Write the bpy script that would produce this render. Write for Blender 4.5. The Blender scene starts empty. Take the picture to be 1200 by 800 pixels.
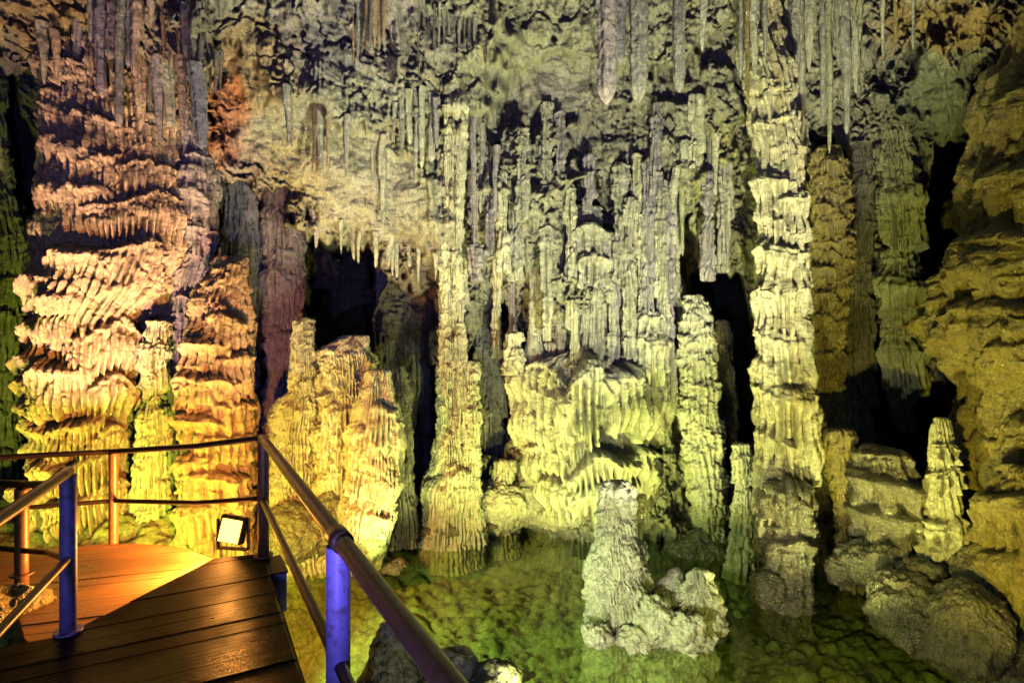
import bpy, math, random
import numpy as np
F32=np.float32
FPX=667.0; CZ=3.0
C=bpy.context.scene.collection
def W(px,py,D): return ((px-600.)/FPX*D, D, CZ+(400.-py)/FPX*D)

# ------------------------------------------------------------------ noise
def _h(i,j,k,seed):
    n=(i.astype(np.uint32)*np.uint32(374761393)+j.astype(np.uint32)*np.uint32(668265263)+k.astype(np.uint32)*np.uint32(2147483647)+np.uint32((seed*1274126177)&0xffffffff))
    n=(n^(n>>np.uint32(13)))*np.uint32(1274126177)
    n=(n^(n>>np.uint32(15)))*np.uint32(2246822519)
    n=n^(n>>np.uint32(16))
    return n.astype(F32)*F32(1/4294967295.0)
def vnoise(x,y,z,seed=0):
    x=np.asarray(x,F32);y=np.asarray(y,F32);z=np.asarray(z,F32)
    x,y,z=np.broadcast_arrays(x,y,z)
    xi=np.floor(x);yi=np.floor(y);zi=np.floor(z)
    fx=x-xi;fy=y-yi;fz=z-zi
    fx=fx*fx*(3-2*fx);fy=fy*fy*(3-2*fy);fz=fz*fz*(3-2*fz)
    xi=xi.astype(np.int32);yi=yi.astype(np.int32);zi=zi.astype(np.int32)
    def L(a,b,t): return a+(b-a)*t
    c=[[[_h(xi+a,yi+b,zi+d,seed) for d in (0,1)] for b in (0,1)] for a in (0,1)]
    r=L(L(L(c[0][0][0],c[1][0][0],fx),L(c[0][1][0],c[1][1][0],fx),fy),
        L(L(c[0][0][1],c[1][0][1],fx),L(c[0][1][1],c[1][1][1],fx),fy),fz)
    return r*2-1
def fbm(x,y,z,o=4,seed=0,g=.5,ridge=False):
    a=1.;s=0;t=0
    for i in range(o):
        n=vnoise(x,y,z,seed+i*17)
        if ridge: n=1-2*np.abs(n)
        s=s+a*n;t+=a;a*=g;x=x*2.03+3.1;y=y*2.03+1.7;z=z*2.03+5.3
    return s/t
def sstep(a,b,x):
    t=np.clip((x-a)/(b-a),0,1);return t*t*(3-2*t)
def smooth(a,n):
    if n<1:return a
    k=np.hanning(2*n+3)[1:-1];k/=k.sum()
    return np.convolve(np.pad(a,n,mode='edge'),k,'valid')

# ------------------------------------------------------------------ mesh helpers
def grid_mesh(name,P,wrap=False,caps=False,origin=None):
    m,n,_=P.shape
    V=P.reshape(-1,3)
    if origin is not None: V=V-np.array(origin)
    idx=np.arange(m*n).reshape(m,n)
    if wrap: idx=np.concatenate([idx,idx[:,:1]],1)
    q=np.stack([idx[:-1,:-1],idx[1:,:-1],idx[1:,1:],idx[:-1,1:]],-1).reshape(-1,4)
    me=bpy.data.meshes.new(name)
    me.vertices.add(len(V));me.vertices.foreach_set('co',V.astype(F32).ravel())
    me.loops.add(q.size);me.loops.foreach_set('vertex_index',q.astype(np.int32).ravel())
    me.polygons.add(len(q));me.polygons.foreach_set('loop_start',np.arange(0,q.size,4,dtype=np.int32))
    me.polygons.foreach_set('use_smooth',np.ones(len(q),bool))
    me.update(calc_edges=True);me.validate()
    return me
def link(name,me,mat,parent=None,loc=None):
    o=bpy.data.objects.new(name,me);C.objects.link(o)
    if mat:me.materials.append(mat)
    if loc is not None:o.location=loc
    if parent:o.parent=parent
    return o
def tag(o,label,cat,group=None,kind=None):
    if label:o['label']=label
    if cat:o['category']=cat
    if group:o['group']=group
    if kind:o['kind']=kind
    return o
def poly_mesh(name,verts,faces,smooth_=False):
    me=bpy.data.meshes.new(name);me.from_pydata([tuple(v) for v in verts],[],faces)
    if smooth_:
        for p in me.polygons:p.use_smooth=True
    me.update();return me

# ------------------------------------------------------------------ materials
def nodes(m):
    m.use_nodes=True;nt=m.node_tree;nt.nodes.clear();return nt
def stone(name,ca,cb,cc,rough=.62,stain=.5,wet=0.0,bump=1.0,vert=1.0,vscale=1.0):
    kk=.68 if name!='pool bed stones' else .85
    ca,cb,cc=[tuple(v*kk for v in c) for c in (ca,cb,cc)]
    m=bpy.data.materials.new(name);nt=nodes(m);N=nt.nodes.new;Lk=nt.links.new
    out=N('ShaderNodeOutputMaterial');b=N('ShaderNodeBsdfPrincipled');Lk(b.outputs[0],out.inputs[0])
    geo=N('ShaderNodeNewGeometry')
    def mp(sx,sy,sz):
        v=N('ShaderNodeMapping');v.inputs['Scale'].default_value=(sx,sy,sz);Lk(geo.outputs['Position'],v.inputs[0]);return v.outputs[0]
    def noise(vec,sc,det=6,r=.6,dist=0):
        n=N('ShaderNodeTexNoise');n.inputs['Scale'].default_value=sc;n.inputs['Detail'].default_value=det
        n.inputs['Roughness'].default_value=r;n.inputs['Distortion'].default_value=dist;Lk(vec,n.inputs['Vector']);return n.outputs[0]
    def ramp(f,a,b_):
        r=N('ShaderNodeMapRange');r.inputs[1].default_value=a;r.inputs[2].default_value=b_;Lk(f,r.inputs[0]);return r.outputs[0]
    def mix(f,a,b_):
        x=N('ShaderNodeMix');x.data_type='RGBA';Lk(f,x.inputs[0])
        for s,v in ((6,a),(7,b_)):
            if isinstance(v,tuple):x.inputs[s].default_value=(*v,1)
            else:Lk(v,x.inputs[s])
        return x.outputs[2]
    def math_(op,a,b_):
        x=N('ShaderNodeMath');x.operation=op
        for s,v in ((0,a),(1,b_)):
            if isinstance(v,(int,float)):x.inputs[s].default_value=v
            else:Lk(v,x.inputs[s])
        return x.outputs[0]
    iso=mp(1,1,1);st=mp(1,1,.12)
    c=mix(ramp(noise(iso,1.3,4,.65,.5),.38,.62),ca,cb)
    c=mix(math_('MULTIPLY',ramp(noise(st,4.5*vscale,4,.65),.5,.68),stain),c,cc)
    # fine mineral grain; dark mineral streaks also paint in the shade of grooves
    c2=mix(math_('MULTIPLY',ramp(noise(iso,9,6,.8),.44,.62),.55),c,tuple(x*.3 for x in ca))
    c2=mix(math_('MULTIPLY',ramp(noise(mp(1,1,.3),46,3,.7),.52,.66),.6),c2,tuple(min(.8,x*1.5) for x in cb))
    c2=mix(math_('MULTIPLY',ramp(noise(mp(1,1,.10),11*vscale,4,.7),.56,.62),.36),c2,tuple(x*.13 for x in ca))
    c2=mix(math_('MULTIPLY',ramp(noise(mp(1,1,3.2),3.4,6,.75),.57,.62),.1 if wet>.8 else .42),c2,tuple(x*.16 for x in ca))
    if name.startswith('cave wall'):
        at=N('ShaderNodeAttribute');at.attribute_name='pigment_shade'
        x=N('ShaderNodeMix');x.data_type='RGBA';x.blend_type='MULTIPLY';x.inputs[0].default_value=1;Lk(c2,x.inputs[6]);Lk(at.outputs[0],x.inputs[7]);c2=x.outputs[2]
    Lk(c2,b.inputs['Base Color'])
    rr=N('ShaderNodeMapRange');rr.inputs[3].default_value=max(.12,rough-.25);rr.inputs[4].default_value=min(1,rough+.15)
    Lk(noise(iso,5,3,.6),rr.inputs[0]);Lk(rr.outputs[0],b.inputs['Roughness'])
    b.inputs['Specular IOR Level'].default_value=.35+wet*.5
    b.inputs['Coat Weight'].default_value=.9 if wet>.8 else .25*wet;b.inputs['Coat Roughness'].default_value=.1;coat=b.inputs['Coat Normal']
    h=math_('ADD',math_('MULTIPLY',noise(mp(1,1,.22),26*vscale,3,.7),.9*vert),math_('MULTIPLY',noise(iso,36,4,.75),1.0))
    h=math_('ADD',h,math_('MULTIPLY',noise(mp(1,1,.1),11*vscale,3,.6),.9*vert))
    h=math_('ADD',h,math_('MULTIPLY',noise(mp(.6,.6,2.2),16,2,.7),.1 if wet>.8 else .45))
    bp=N('ShaderNodeBump');bp.inputs['Strength'].default_value=.95;bp.inputs['Distance'].default_value=.027*bump
    Lk(h,bp.inputs['Height']);Lk(bp.outputs[0],b.inputs['Normal']);Lk(bp.outputs[0],coat)
    return m
M={}
M['peach']=stone('flowstone peach',(.46,.34,.29),(.58,.45,.35),(.46,.27,.17),.6,.5)
M['pale']=stone('flowstone pale',(.50,.48,.38),(.58,.56,.46),(.46,.38,.18),.45,.5,.4)
M['grey']=stone('limestone grey',(.33,.32,.30),(.46,.44,.38),(.25,.21,.18),.7,.4)
M['ochre']=stone('flowstone ochre',(.27,.205,.07),(.34,.27,.08),(.18,.11,.03),.30,.6,1.0,1.5)
M['rust']=stone('flowstone rust',(.40,.27,.18),(.46,.34,.22),(.34,.15,.08),.5,.6,.3)
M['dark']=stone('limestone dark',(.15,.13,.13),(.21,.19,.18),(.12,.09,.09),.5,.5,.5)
M['wet']=stone('wet brown stone',(.11,.095,.075),(.16,.135,.09),(.22,.18,.07),.22,.5,1.0)
M['wall']=stone('cave wall limestone',(.30,.29,.25),(.44,.42,.35),(.33,.27,.14),.75,.6,0,1.5,.7)
M['green']=stone('algae flowstone',(.28,.36,.18),(.38,.42,.24),(.30,.28,.10),.55,.5,.3)
M['mauve']=stone('pink grey limestone',(.46,.37,.39),(.52,.45,.45),(.34,.28,.31),.65,.5)
M['cream']=stone('cream flowstone',(.46,.43,.29),(.52,.48,.33),(.38,.28,.12),.42,.7,.5)
M['violet']=stone('violet grey flowstone',(.30,.27,.34),(.36,.33,.38),(.28,.20,.22),.6,.5)  # grey stone shifted towards violet

# ------------------------------------------------------------------ shelf field (terraced flowstone curtains)
def flutes(U,Z,Fq,seed,warp=.6):
    w=vnoise(U*1.3,Z*.9,0,seed)*warp+vnoise(U*4,Z*2.2,3,seed+1)*.16*warp
    ph=U*Fq+w*2.2
    r=np.abs(np.sin(np.pi*ph))**.85
    cell=np.floor(ph)
    rnd=_h(cell.astype(np.int32),(cell*0).astype(np.int32),(cell*0).astype(np.int32),seed+5)
    return r.astype(F32),rnd.astype(F32)
def shelf_field(U,Z,shelves,Fq=12,seed=0,fa=.03):
    """U (m,n), Z (m,n) in metres, Z decreasing with row; returns protrusion"""
    H=np.zeros(U.shape,F32)
    WP=(vnoise(U*1.3,Z*.9,0,seed)*.25+vnoise(U*4,Z*1.4,3,seed+1)*.10)*1.5
    u0=U[0];z0=Z[:,0]
    edge=vnoise(U*3.1,Z*0+seed,1,seed+3)*.5+vnoise(U*9,Z*0,2,seed+4)*.25
    for (uc,zc,w,h,p,arch) in shelves:
        js=np.where((u0>uc-w)&(u0<uc+w))[0]
        if len(js)<3:continue
        ks=np.where((z0<zc+.35*h+.05)&(z0>zc-h*1.5-abs(arch)*w-.1))[0]
        if len(ks)<3:continue
        sl=(slice(ks[0],ks[-1]+1),slice(js[0],js[-1]+1))
        du=(U[sl]-uc)/w;zz=Z[sl];e=edge[sl]
        s1=math.sin(uc*91.7+zc*37.3)*.5+.5
        ph=WP[sl]+U[sl]*Fq*(.75+.55*s1)+du*du*du*.6*s1+s1*7
        rr=np.abs(np.sin(np.pi*ph))**.85;cl=np.floor(ph).astype(np.int32)
        rn=_h(cl,cl*0,cl*0,int(s1*999))
        rr=rr*(.65+.35*rn)
        sd=np.clip(1-np.abs(du)**2.6,0,1)
        top=zc-arch*w*du*du+.28*h*e+(s1-.5)*.4*min(w,h)*du
        ln=h*(.45+.55*np.sqrt(sd))*(.72+.25*e+.38*rn*(.35+.65*rr))
        t=(top-zz)/np.maximum(ln,.02)
        q=.2
        prof=np.where(t<q,np.sqrt(np.clip(1-(1-np.clip(t,0,q)/q)**2,0,1)),1-.55*(t-q)+.12*np.sin(t*9+uc*5))
        drop=1-sstep(.95,1.0+.015/np.maximum(ln,.05),t)
        fl=fa*(rr-.6)*(.25+.75*sstep(.1,.5,t))*(1.2+.9*sstep(.5,1,t))*2.0+.012*np.sin(t*26+du*5+e*9)*(t<.35)
        val=(prof*p*np.sqrt(sd)+fl*np.sqrt(sd))*drop*(t>0)
        H[sl]=np.maximum(H[sl],val)
    return H
def rand_shelves(rng,u0,u1,z0,z1,h=(.2,.4),w=(.2,.6),p=(.06,.16),dens=1.0,arch=(.05,.5)):
    L=[];z=z1
    while z>z0:
        hh=rng.uniform(*h)*1.8;u=u0-rng.random()*.3
        while u<u1:
            ww=rng.uniform(*w)*.7
            if rng.random()<dens:
                L.append((u+ww*.5,z+rng.uniform(-.75,.75)*hh,ww*.72,hh*rng.uniform(.75,1.4),rng.uniform(*p),rng.uniform(*arch)))
            u+=ww*.75
        z-=hh*.62
    return L

# ------------------------------------------------------------------ tube formations
REG=[]
def flow(name,label,cat,D,outline,mat,seed,ry=None,shelf=None,expl=(),Fq=12,fa=.03,lump=.12,lsc=1.6,med=.03,group=None,res=1.0,cap=.5,parent=None,vflute=0.035,fine=.006):
    rng=random.Random(seed)
    ol=sorted(outline)
    pys=np.array([o[0] for o in ol],float)
    Ds=np.array([o[3] if len(o)>3 else D for o in ol],float)
    dz=.0135*D/8/res
    zt=np.array([W(0,p,d)[2] for p,d in zip(pys,Ds)])
    if zt[-1]>0: pass
    zs=np.arange(zt[0],zt[-1],-dz)
    f=lambda a:np.interp(-zs,-zt,a)
    xl=np.array([W(o[1],0,d)[0] for o,d in zip(ol,Ds)]);xr=np.array([W(o[2],0,d)[0] for o,d in zip(ol,Ds)])
    k=max(1,int(.05/dz))
    mL=xl/Ds;mR=xr/Ds;w0=(xr-xl)/2;wm=w0.max()
    ryk=(w0*.85 if ry is None else w0/wm*ry)
    cxk=(mL+mR)*(Ds**2-ryk**2)/(2*Ds);rxk=np.sqrt(np.maximum((cxk-mR*Ds)**2-(mR*ryk)**2,(.35*w0)**2))
    cx=smooth(f(cxk),k);rx=smooth(f(rxk),k);yc=smooth(f(Ds),k);ryv=smooth(f(ryk),k)
    pm=0
    if shelf or expl: pm=max([(shelf or {}).get('p',(.0,.0))[1]*.7]+[e[4]*.75 for e in expl])
    rx0=rx;rx=np.maximum(rx-pm,rx*.55);ryv=np.maximum(ryv-pm*.6,ryv*.6)
    # dome cap
    ch=max(.02,cap*rx[0]);s=np.clip((zt[0]-zs)/ch,0,1)
    dome=np.sqrt(np.clip(1-(1-s)**2,0,1));
    Rref=float(rx.max())
    per=np.pi*2*math.sqrt((Rref**2+(float(ryv.max()))**2)/2)
    n=int(np.clip(per/(.0145*D/8)*res*1.12,40,1300))
    # theta=0 faces the camera; denser there
    a=np.linspace(-1,1,n,endpoint=False);th=np.pi*(a*.62+.38*a**3)-.8*math.atan2(float(cx.mean()),float(yc.mean()))
    U=(th*Rref)[None,:]+0*zs[:,None];Z=zs[:,None]+0*th[None,:]
    U=U.astype(F32);Z=Z.astype(F32)
    sh=list(expl_conv(expl,cx,rx0,yc,ryv,zs,Rref))
    if shelf:
        sp=dict(shelf);
        sh+=rand_shelves(rng,-Rref*np.pi,Rref*np.pi,float(zs[-1]),float(zs[0]),**sp)
    dirx=np.sin(th)[None,:];diry=-np.cos(th)[None,:]
    bx=cx[:,None]+dirx*rx[:,None]*dome[:,None];by=yc[:,None]+diry*ryv[:,None]*dome[:,None]
    Hd=np.zeros(U.shape,F32)
    if sh: Hd=shelf_field(U,Z,sh,Fq,seed,fa*1.5)
    if vflute:
        r,_=flutes(U,Z,Fq,seed+9);Hd=Hd+vflute*(r-.5)
    wsc=np.minimum(1,rx/.35)[:,None]
    Hd=Hd+lump*wsc*fbm(bx*lsc,by*lsc,Z*lsc,3,seed)
    rg=fbm(bx*6,by*6,Z*7,3,seed+3)
    Hd=Hd+med*rg+fine*2*fbm(bx*22,by*22,Z*22,2,seed+8)
    nn=np.abs(vnoise(bx*7+Z*.6,by*7,Z*2.6,seed+21)+.35*vnoise(bx*17,by*17,Z*9,seed+22))
    Hd=Hd-.045*wsc*np.clip(1-nn/.11,0,1)
    nn=np.abs(vnoise(bx*3.3,by*3.3,Z*7+bx*2,seed+23)+.3*vnoise(bx*14,by*14,Z*14,seed+24))
    Hd=Hd-.018*wsc*np.clip(1-nn/.07,0,1)
    Hd=Hd*np.minimum(1,.25+dome[:,None]*.75)*np.where(dome[:,None]<.05,0,1)
    P=np.stack([bx+dirx*Hd,by+diry*Hd,Z+0*bx+np.where(dome[:,None]<1,.4,0)*Hd*(1-dome[:,None])],-1)
    P[0,:,:2]=np.array([cx[0],yc[0]])
    base=(float(cx[-1]),float(yc[-1]),float(zs[-1]))
    o=link(name,grid_mesh(name,P,wrap=True,origin=base),mat,parent,base)
    if parent: o.location=[base[i]-parent.location[i] for i in range(3)]
    else: tag(o,label,cat,group)
    return o
def expl_conv(E,cx,rx,yc,ry,zs,Rref):
    for (px,py,hw,hh,p,arch) in E:
        m=(px-600)/FPX;i=len(zs)//2
        t=yc[i]
        for _ in range(4):
            z=CZ+(400-py)/FPX*t;i=int(np.clip(np.searchsorted(-zs,-z),0,len(zs)-1))
            a=m*m/rx[i]**2+1/ry[i]**2;b=-2*(m*cx[i]/rx[i]**2+yc[i]/ry[i]**2);c=cx[i]**2/rx[i]**2+yc[i]**2/ry[i]**2-1
            dsc=b*b-4*a*c
            t=(-b-math.sqrt(max(dsc,0)))/(2*a)
        th=math.atan2((m*t-cx[i])/rx[i],-(t-yc[i])/ry[i])
        yield (th*Rref,z,hw/FPX*t*1.0,hh/FPX*t*1.08,p*1.08,arch)

def blob(name,label,cat,c,r,mat,seed,amp=.25,sc=1.5,n=120,group=None,parent=None,fine=.015,ridge=False):
    th=np.linspace(0,2*np.pi,n*2,endpoint=False);ph=np.linspace(0,np.pi,n)
    T,Pp=np.meshgrid(th,ph)
    d=np.stack([np.cos(T)*np.sin(Pp),np.sin(T)*np.sin(Pp),np.cos(Pp)],-1)
    P=d*np.array(r)
    q=(P+np.array(c))
    R=sum(r)/3
    h=amp*R*fbm(q[...,0]*sc/R,q[...,1]*sc/R,q[...,2]*sc/R,4,seed,ridge=ridge)+fine*2*fbm(q[...,0]*14,q[...,1]*14,q[...,2]*14,3,seed+9)
    nn=np.abs(vnoise(q[...,0]*5/R*.5,q[...,1]*5/R*.5,q[...,2]*7/R*.5,seed+31)+.3*vnoise(q[...,0]*12,q[...,1]*12,q[...,2]*12,seed+32))
    h=h-.05*R*np.clip(1-nn/.07,0,1)+.022*fbm(q[...,0]*7,q[...,1]*7,q[...,2]*9,3,seed+33,ridge=True)
    P=P+d*h[...,None]
    P[0]=P[0].mean(0);P[-1]=P[-1].mean(0)
    o=link(name,grid_mesh(name,P,wrap=True),mat,parent,c)
    if parent: o.location=[c[i]-parent.location[i] for i in range(3)]
    else: tag(o,label,cat,group)
    return o

def stalactite(label,px,pyb,D,w,pyt=None,mat=None,seed=0,group=None,blunt=.35,wt=None,length=None,name='stalactite',bend=0,rk=1.0):
    """hanging cone: tip at (px,pyb), width w px at the root"""
    x,y,zb=W(px,pyb,D)
    ztop=zb+length if length else W(px,pyt,D)[2]
    L=ztop-zb;R=w/2/FPX*D
    n=int(np.clip(2*np.pi*R/.014,14,70));m=int(np.clip(L/.018,20,260))
    t=np.linspace(0,1,m)**.8 # 0 at tip
    prof=blunt*np.minimum(1,(t/.05))**.5+(1-blunt)*t**.75
    prof[0]=.02
    th=np.linspace(0,2*np.pi,n,endpoint=False)
    z=t*L;rad=R*prof
    dx=np.cos(th)[None];dy=np.sin(th)[None]
    rng=np.random.RandomState(seed)
    fl=1+.10*np.sin(th*rng.randint(4,8)+seed)[None,:]+0*z[:,None]
    X=rad[:,None]*dx;Y=rad[:,None]*dy;Z=z[:,None]+0*X
    k=fl+.55*rk*fbm((X+x)*7,(Y+y)*7,(Z+zb)*3.6+seed,4,seed)+.2*fbm((X+x)*26,(Y+y)*26,(Z+zb)*20,2,seed)
    wob=1.3*R*fbm(z*1.5+seed,0*z,0*z,2,seed)*t
    P=np.stack([X*k+wob[:,None]+bend*t[:,None]**2*L,Y*k,Z],-1)
    P=P-np.array([0,0,L])
    o=link(name,grid_mesh('stalactite',P,wrap=True),mat or M['grey'],None,(x,y,ztop))
    tag(o,label,'stalactite',group)
    return o

# ------------------------------------------------------------------ cave wall
def poly_sd(px,py,poly):
    """signed distance (px), positive inside"""
    d=np.full(px.shape,1e9);ins=np.zeros(px.shape,bool);n=len(poly)
    for i in range(n):
        x0,y0=poly[i];x1,y1=poly[(i+1)%n]
        ex,ey=x1-x0,y1-y0
        t=np.clip(((px-x0)*ex+(py-y0)*ey)/(ex*ex+ey*ey),0,1)
        d=np.minimum(d,np.hypot(px-x0-t*ex,py-y0-t*ey))
        if y0!=y1:
            cond=((y0>py)!=(y1>py))&(px<(x1-x0)*(py-y0)/(y1-y0)+x0)
            ins^=cond
    return np.where(ins,d,-d)
CX=[-900,-600,-300,-100,0,150,300,450,600,750,900,1000,1080,1150,1250,1500,1900,2200]
CY=[-900,-500,-250,-100,0,120,250,400,550,650,900,1100]
GD=[# rows by CY, each by CX (forward distance in metres)
[1.6,1.9,2.4,2.6,2.6,2.6,2.6,2.6,2.6,2.6,2.6,2.6,2.5,2.4,2.3,2.0,1.7,1.4],
[2.2,2.7,3.3,3.6,3.7,3.8,3.8,3.8,3.8,3.8,3.8,3.7,3.6,3.4,3.2,2.8,2.2,1.9],
[2.5,3.2,4.2,4.8,5.0,5.1,5.1,5.4,5.5,5.5,5.4,5.2,5.0,4.6,4.2,3.4,2.5,2.1],
[2.8,3.6,4.8,5.6,6.0,6.2,6.3,6.8,7.0,7.0,6.9,6.6,6.2,5.7,5.0,3.9,2.8,2.3],
[2.9,3.7,5.1,6.2,6.7,6.9,6.9,7.6,8.0,8.1,8.0,7.6,7.2,6.5,5.4,4.1,2.9,2.4],
[2.9,3.8,5.3,6.8,7.6,7.8,7.2,8.0,8.5,8.7,8.4,8.2,7.9,7.2,5.6,4.1,2.9,2.4],
[2.9,3.8,5.4,7.1,8.0,8.4,7.8,8.4,8.9,9.1,8.6,8.6,8.4,7.6,5.7,4.2,3.0,2.4],
[2.9,3.8,5.5,7.2,8.1,8.6,8.9,9.3,9.6,9.5,8.9,8.6,8.4,7.4,5.7,4.2,3.0,2.4],
[2.9,3.8,5.4,7.1,8.0,8.5,8.9,9.4,9.7,9.4,8.6,8.1,7.7,7.0,5.7,4.2,3.0,2.4],
[2.9,3.7,5.3,7.0,7.8,8.2,8.6,9.3,9.6,8.9,8.1,7.7,7.3,6.7,5.6,4.1,2.9,2.4],
[2.7,3.5,5.0,6.6,7.5,8.0,8.4,9.1,9.5,8.8,7.9,7.6,7.2,6.6,5.6,3.9,2.8,2.3],
[2.4,3.2,4.8,6.4,7.3,8.0,8.4,9.1,9.5,8.8,7.9,7.6,7.2,6.6,5.6,3.7,2.6,2.2]]
RECESS=[ # polygon, extra depth, edge softness px
([(258,205),(300,232),(345,262),(385,292),(440,300),(440,420),(520,430),(520,640),(255,640),(250,330)],2.2,14),
([(352,275),(385,282),(440,300),(438,385),(400,430),(350,430)],3.0,14),
([(440,330),(512,332),(516,610),(440,640)],1.0,12),
([(556,370),(592,350),(600,540),(562,560)],1.8,12),
([(800,250),(812,250),(835,320),(865,335),(888,390),(888,540),(862,560),(830,500),(815,420),(800,320)],3.5,12),
([(1088,170),(1135,160),(1140,300),(1090,350),(1082,250)],2.5,12),
([(1000,420),(1020,400),(1100,450),(1110,520),(1040,545),(1000,520)],2.5,12),
([(-40,75),(30,90),(42,180),(35,560),(-60,580)],2.0,12),
([(190,380),(212,330),(216,640),(180,640)],1.5,8),
([(965,560),(1000,560),(1020,640),(1000,700),(965,690)],2.0,10),
([(700,205),(730,260),(735,320),(680,330),(655,290),(660,235)],.35,14),
([(950,150),(1020,170),(1020,420),(950,420)],1.2,14),
]
BULGE=[
([(560,200),(700,215),(800,330),(800,640),(580,640),(585,470),(625,380)],-.5,40),
([(1010,120),(1120,30),(1150,120),(1090,170),(1030,150)],-.5,30),
([(255,-200),(560,-200),(600,60),(560,180),(525,320),(440,290),(380,270),(320,238),(250,180),(200,60)],-.55,26),
([(150,-300),(900,-300),(880,20),(800,95),(740,88),(640,60),(590,110),(540,150),(500,140),(440,150),(380,135),(320,100),(270,60),(215,20)],-.45,9),
([(240,-300),(520,-300),(505,40),(470,95),(430,70),(400,20),(330,10),(280,-20)],-.35,9),
([(560,-300),(700,-300),(690,140),(655,180),(620,130),(575,60)],-.25,9),
([(750,110),(800,108),(858,75),(875,130),(850,190),(815,235),(790,210),(765,170)],-.3,9),
([(560,160),(640,170),(700,205),(735,262),(690,260),(650,215),(600,205),(560,240)],-.4,8),
([(735,180),(770,190),(795,240),(785,330),(750,300),(735,240)],-.3,8),
([(30,-200),(210,-200),(245,60),(250,110),(200,90),(130,70),(60,60),(0,70),(-60,60)],-.4,8),
([(1000,-200),(1180,-200),(1150,60),(1110,90),(1060,60),(1030,100),(1005,60)],-.35,8),
]
def cubic_grid(px,py):
    cx=np.array(CX,float);cy=np.array(CY,float);G=np.array(GD)
    fx=np.clip(np.interp(px,cx,np.arange(len(cx))),0,len(cx)-1.001);fy=np.clip(np.interp(py,cy,np.arange(len(cy))),0,len(cy)-1.001)
    i=fx.astype(int);j=fy.astype(int);u=fx-i;v=fy-j
    def cr(p0,p1,p2,p3,t): return .5*((2*p1)+(-p0+p2)*t+(2*p0-5*p1+4*p2-p3)*t*t+(-p0+3*p1-3*p2+p3)*t**3)
    rows=[]
    for b in (-1,0,1,2):
        jj=np.clip(j+b,0,len(cy)-1);ps=[G[jj,np.clip(i+a,0,len(cx)-1)] for a in (-1,0,1,2)]
        rows.append(cr(*ps,u))
    return cr(*rows,v)
def ax(a,b,c,d,step,co): # dense b..c
    L=list(np.arange(a,b,co))+list(np.arange(b,c,step))+list(np.arange(c,d,co));return np.array(L)
gx=ax(-900,-20,1220,2200,1.45,14.);gy=ax(-900,-20,760,1000,1.45,12.)
PX,PY=np.meshgrid(gx,gy)
wpx=PX+15*vnoise(PX/38,PY/60,0,5)+9*vnoise(PX/9,PY/22,0,6);wpy=PY+16*vnoise(PX/30,PY/38,0,7)+11*vnoise(PX/8,PY/14,0,8)
DW=cubic_grid(PX,PY)
RM=np.zeros(PX.shape)
for poly,dd,sf in RECESS:
    s=sstep(-sf*.15,sf*.4,poly_sd(wpx,wpy,poly));DW=DW+dd*s;RM=np.maximum(RM,s)
for poly,dd,sf in BULGE:
    DW=DW+dd*sstep(-sf*.4,sf*.8,poly_sd(wpx,wpy,poly))*(1-RM)
SM=np.zeros(PX.shape)
for poly in [[(250,165),(330,240),(440,292),(525,330),(525,225),(480,165),(430,140),(350,105),(300,90),(250,85)],[(1050,60),(1140,50),(1145,165),(1085,165),(1040,120)],[(225,30),(300,20),(320,90),(260,110),(240,90)],[(560,40),(700,30),(690,130),(600,150),(560,110)],[(480,0),(600,0),(560,60),(480,40)]]:
    SM=np.maximum(SM,sstep(-6,22,poly_sd(wpx,wpy,poly)))
SM=1-.85*SM
def detail(DW):
    X=(PX-600)/FPX*DW;Y=DW;Z=CZ+(400-PY)/FPX*DW
    # slanting rock beds and broken relief
    rgh=.35+.65*sstep(-.3,.3,vnoise(X*.8,Y*.8,Z*1.1,19))
    a=.34*fbm(X*.9,Y*.9,Z*.7,3,11)+.16*np.abs(fbm(X*1.9+Z*.8,Y*1.5,Z*3.1-X*.7,4,15))**.7
    w1=vnoise(X*1.1,Y*1.1,Z*1.1,31)*.5
    b=.17*(fbm((X+w1)*2.3,Y*2.3,(Z+w1)*1.9,4,12,ridge=True))
    drape=sstep(-.15,.25,vnoise(X*.8,Z*.7,Y*.3,41)+.15*vnoise(X*3,Z*3,Y,42))
    u=X+.15*vnoise(X*2,Z*1.2,Y,43)
    cfl=.24*drape*(fbm(u*6.5,Y*2,Z*.75,3,44,ridge=True)) 
    cell=rgh*(.08*fbm(X*5.5,Y*5.5,Z*3.4,4,13,ridge=True)-.05*np.abs(fbm(X*3.1+5,Y*3.1,Z*2.2,3,16))**.6)
    fine=.03*fbm(X*26,Y*26,Z*24,2,14)
    q=.3*vnoise(X*9,Y*9,Z*9,51)+.12*vnoise(X*22,Y*22,Z*22,54)
    fine=fine-.16*np.clip(1-np.abs(vnoise(X*4.2+Z*.5,Y*3,Z*1.5,52)+q)/.09,0,1)-.13*rgh*np.clip(1-np.abs(vnoise(X*2.0+Z*1.2,Y*2,Z*3.4-X*1.1,53)+q)/.07,0,1)
    return a+b*(.3+.7*SM)+(cfl+cell+fine)*SM+.012*fbm(X*20,Y*20,Z*20,2,14),drape,X,Z
dd,drape,XX,ZZ=detail(DW)
DW=DW-dd
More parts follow.
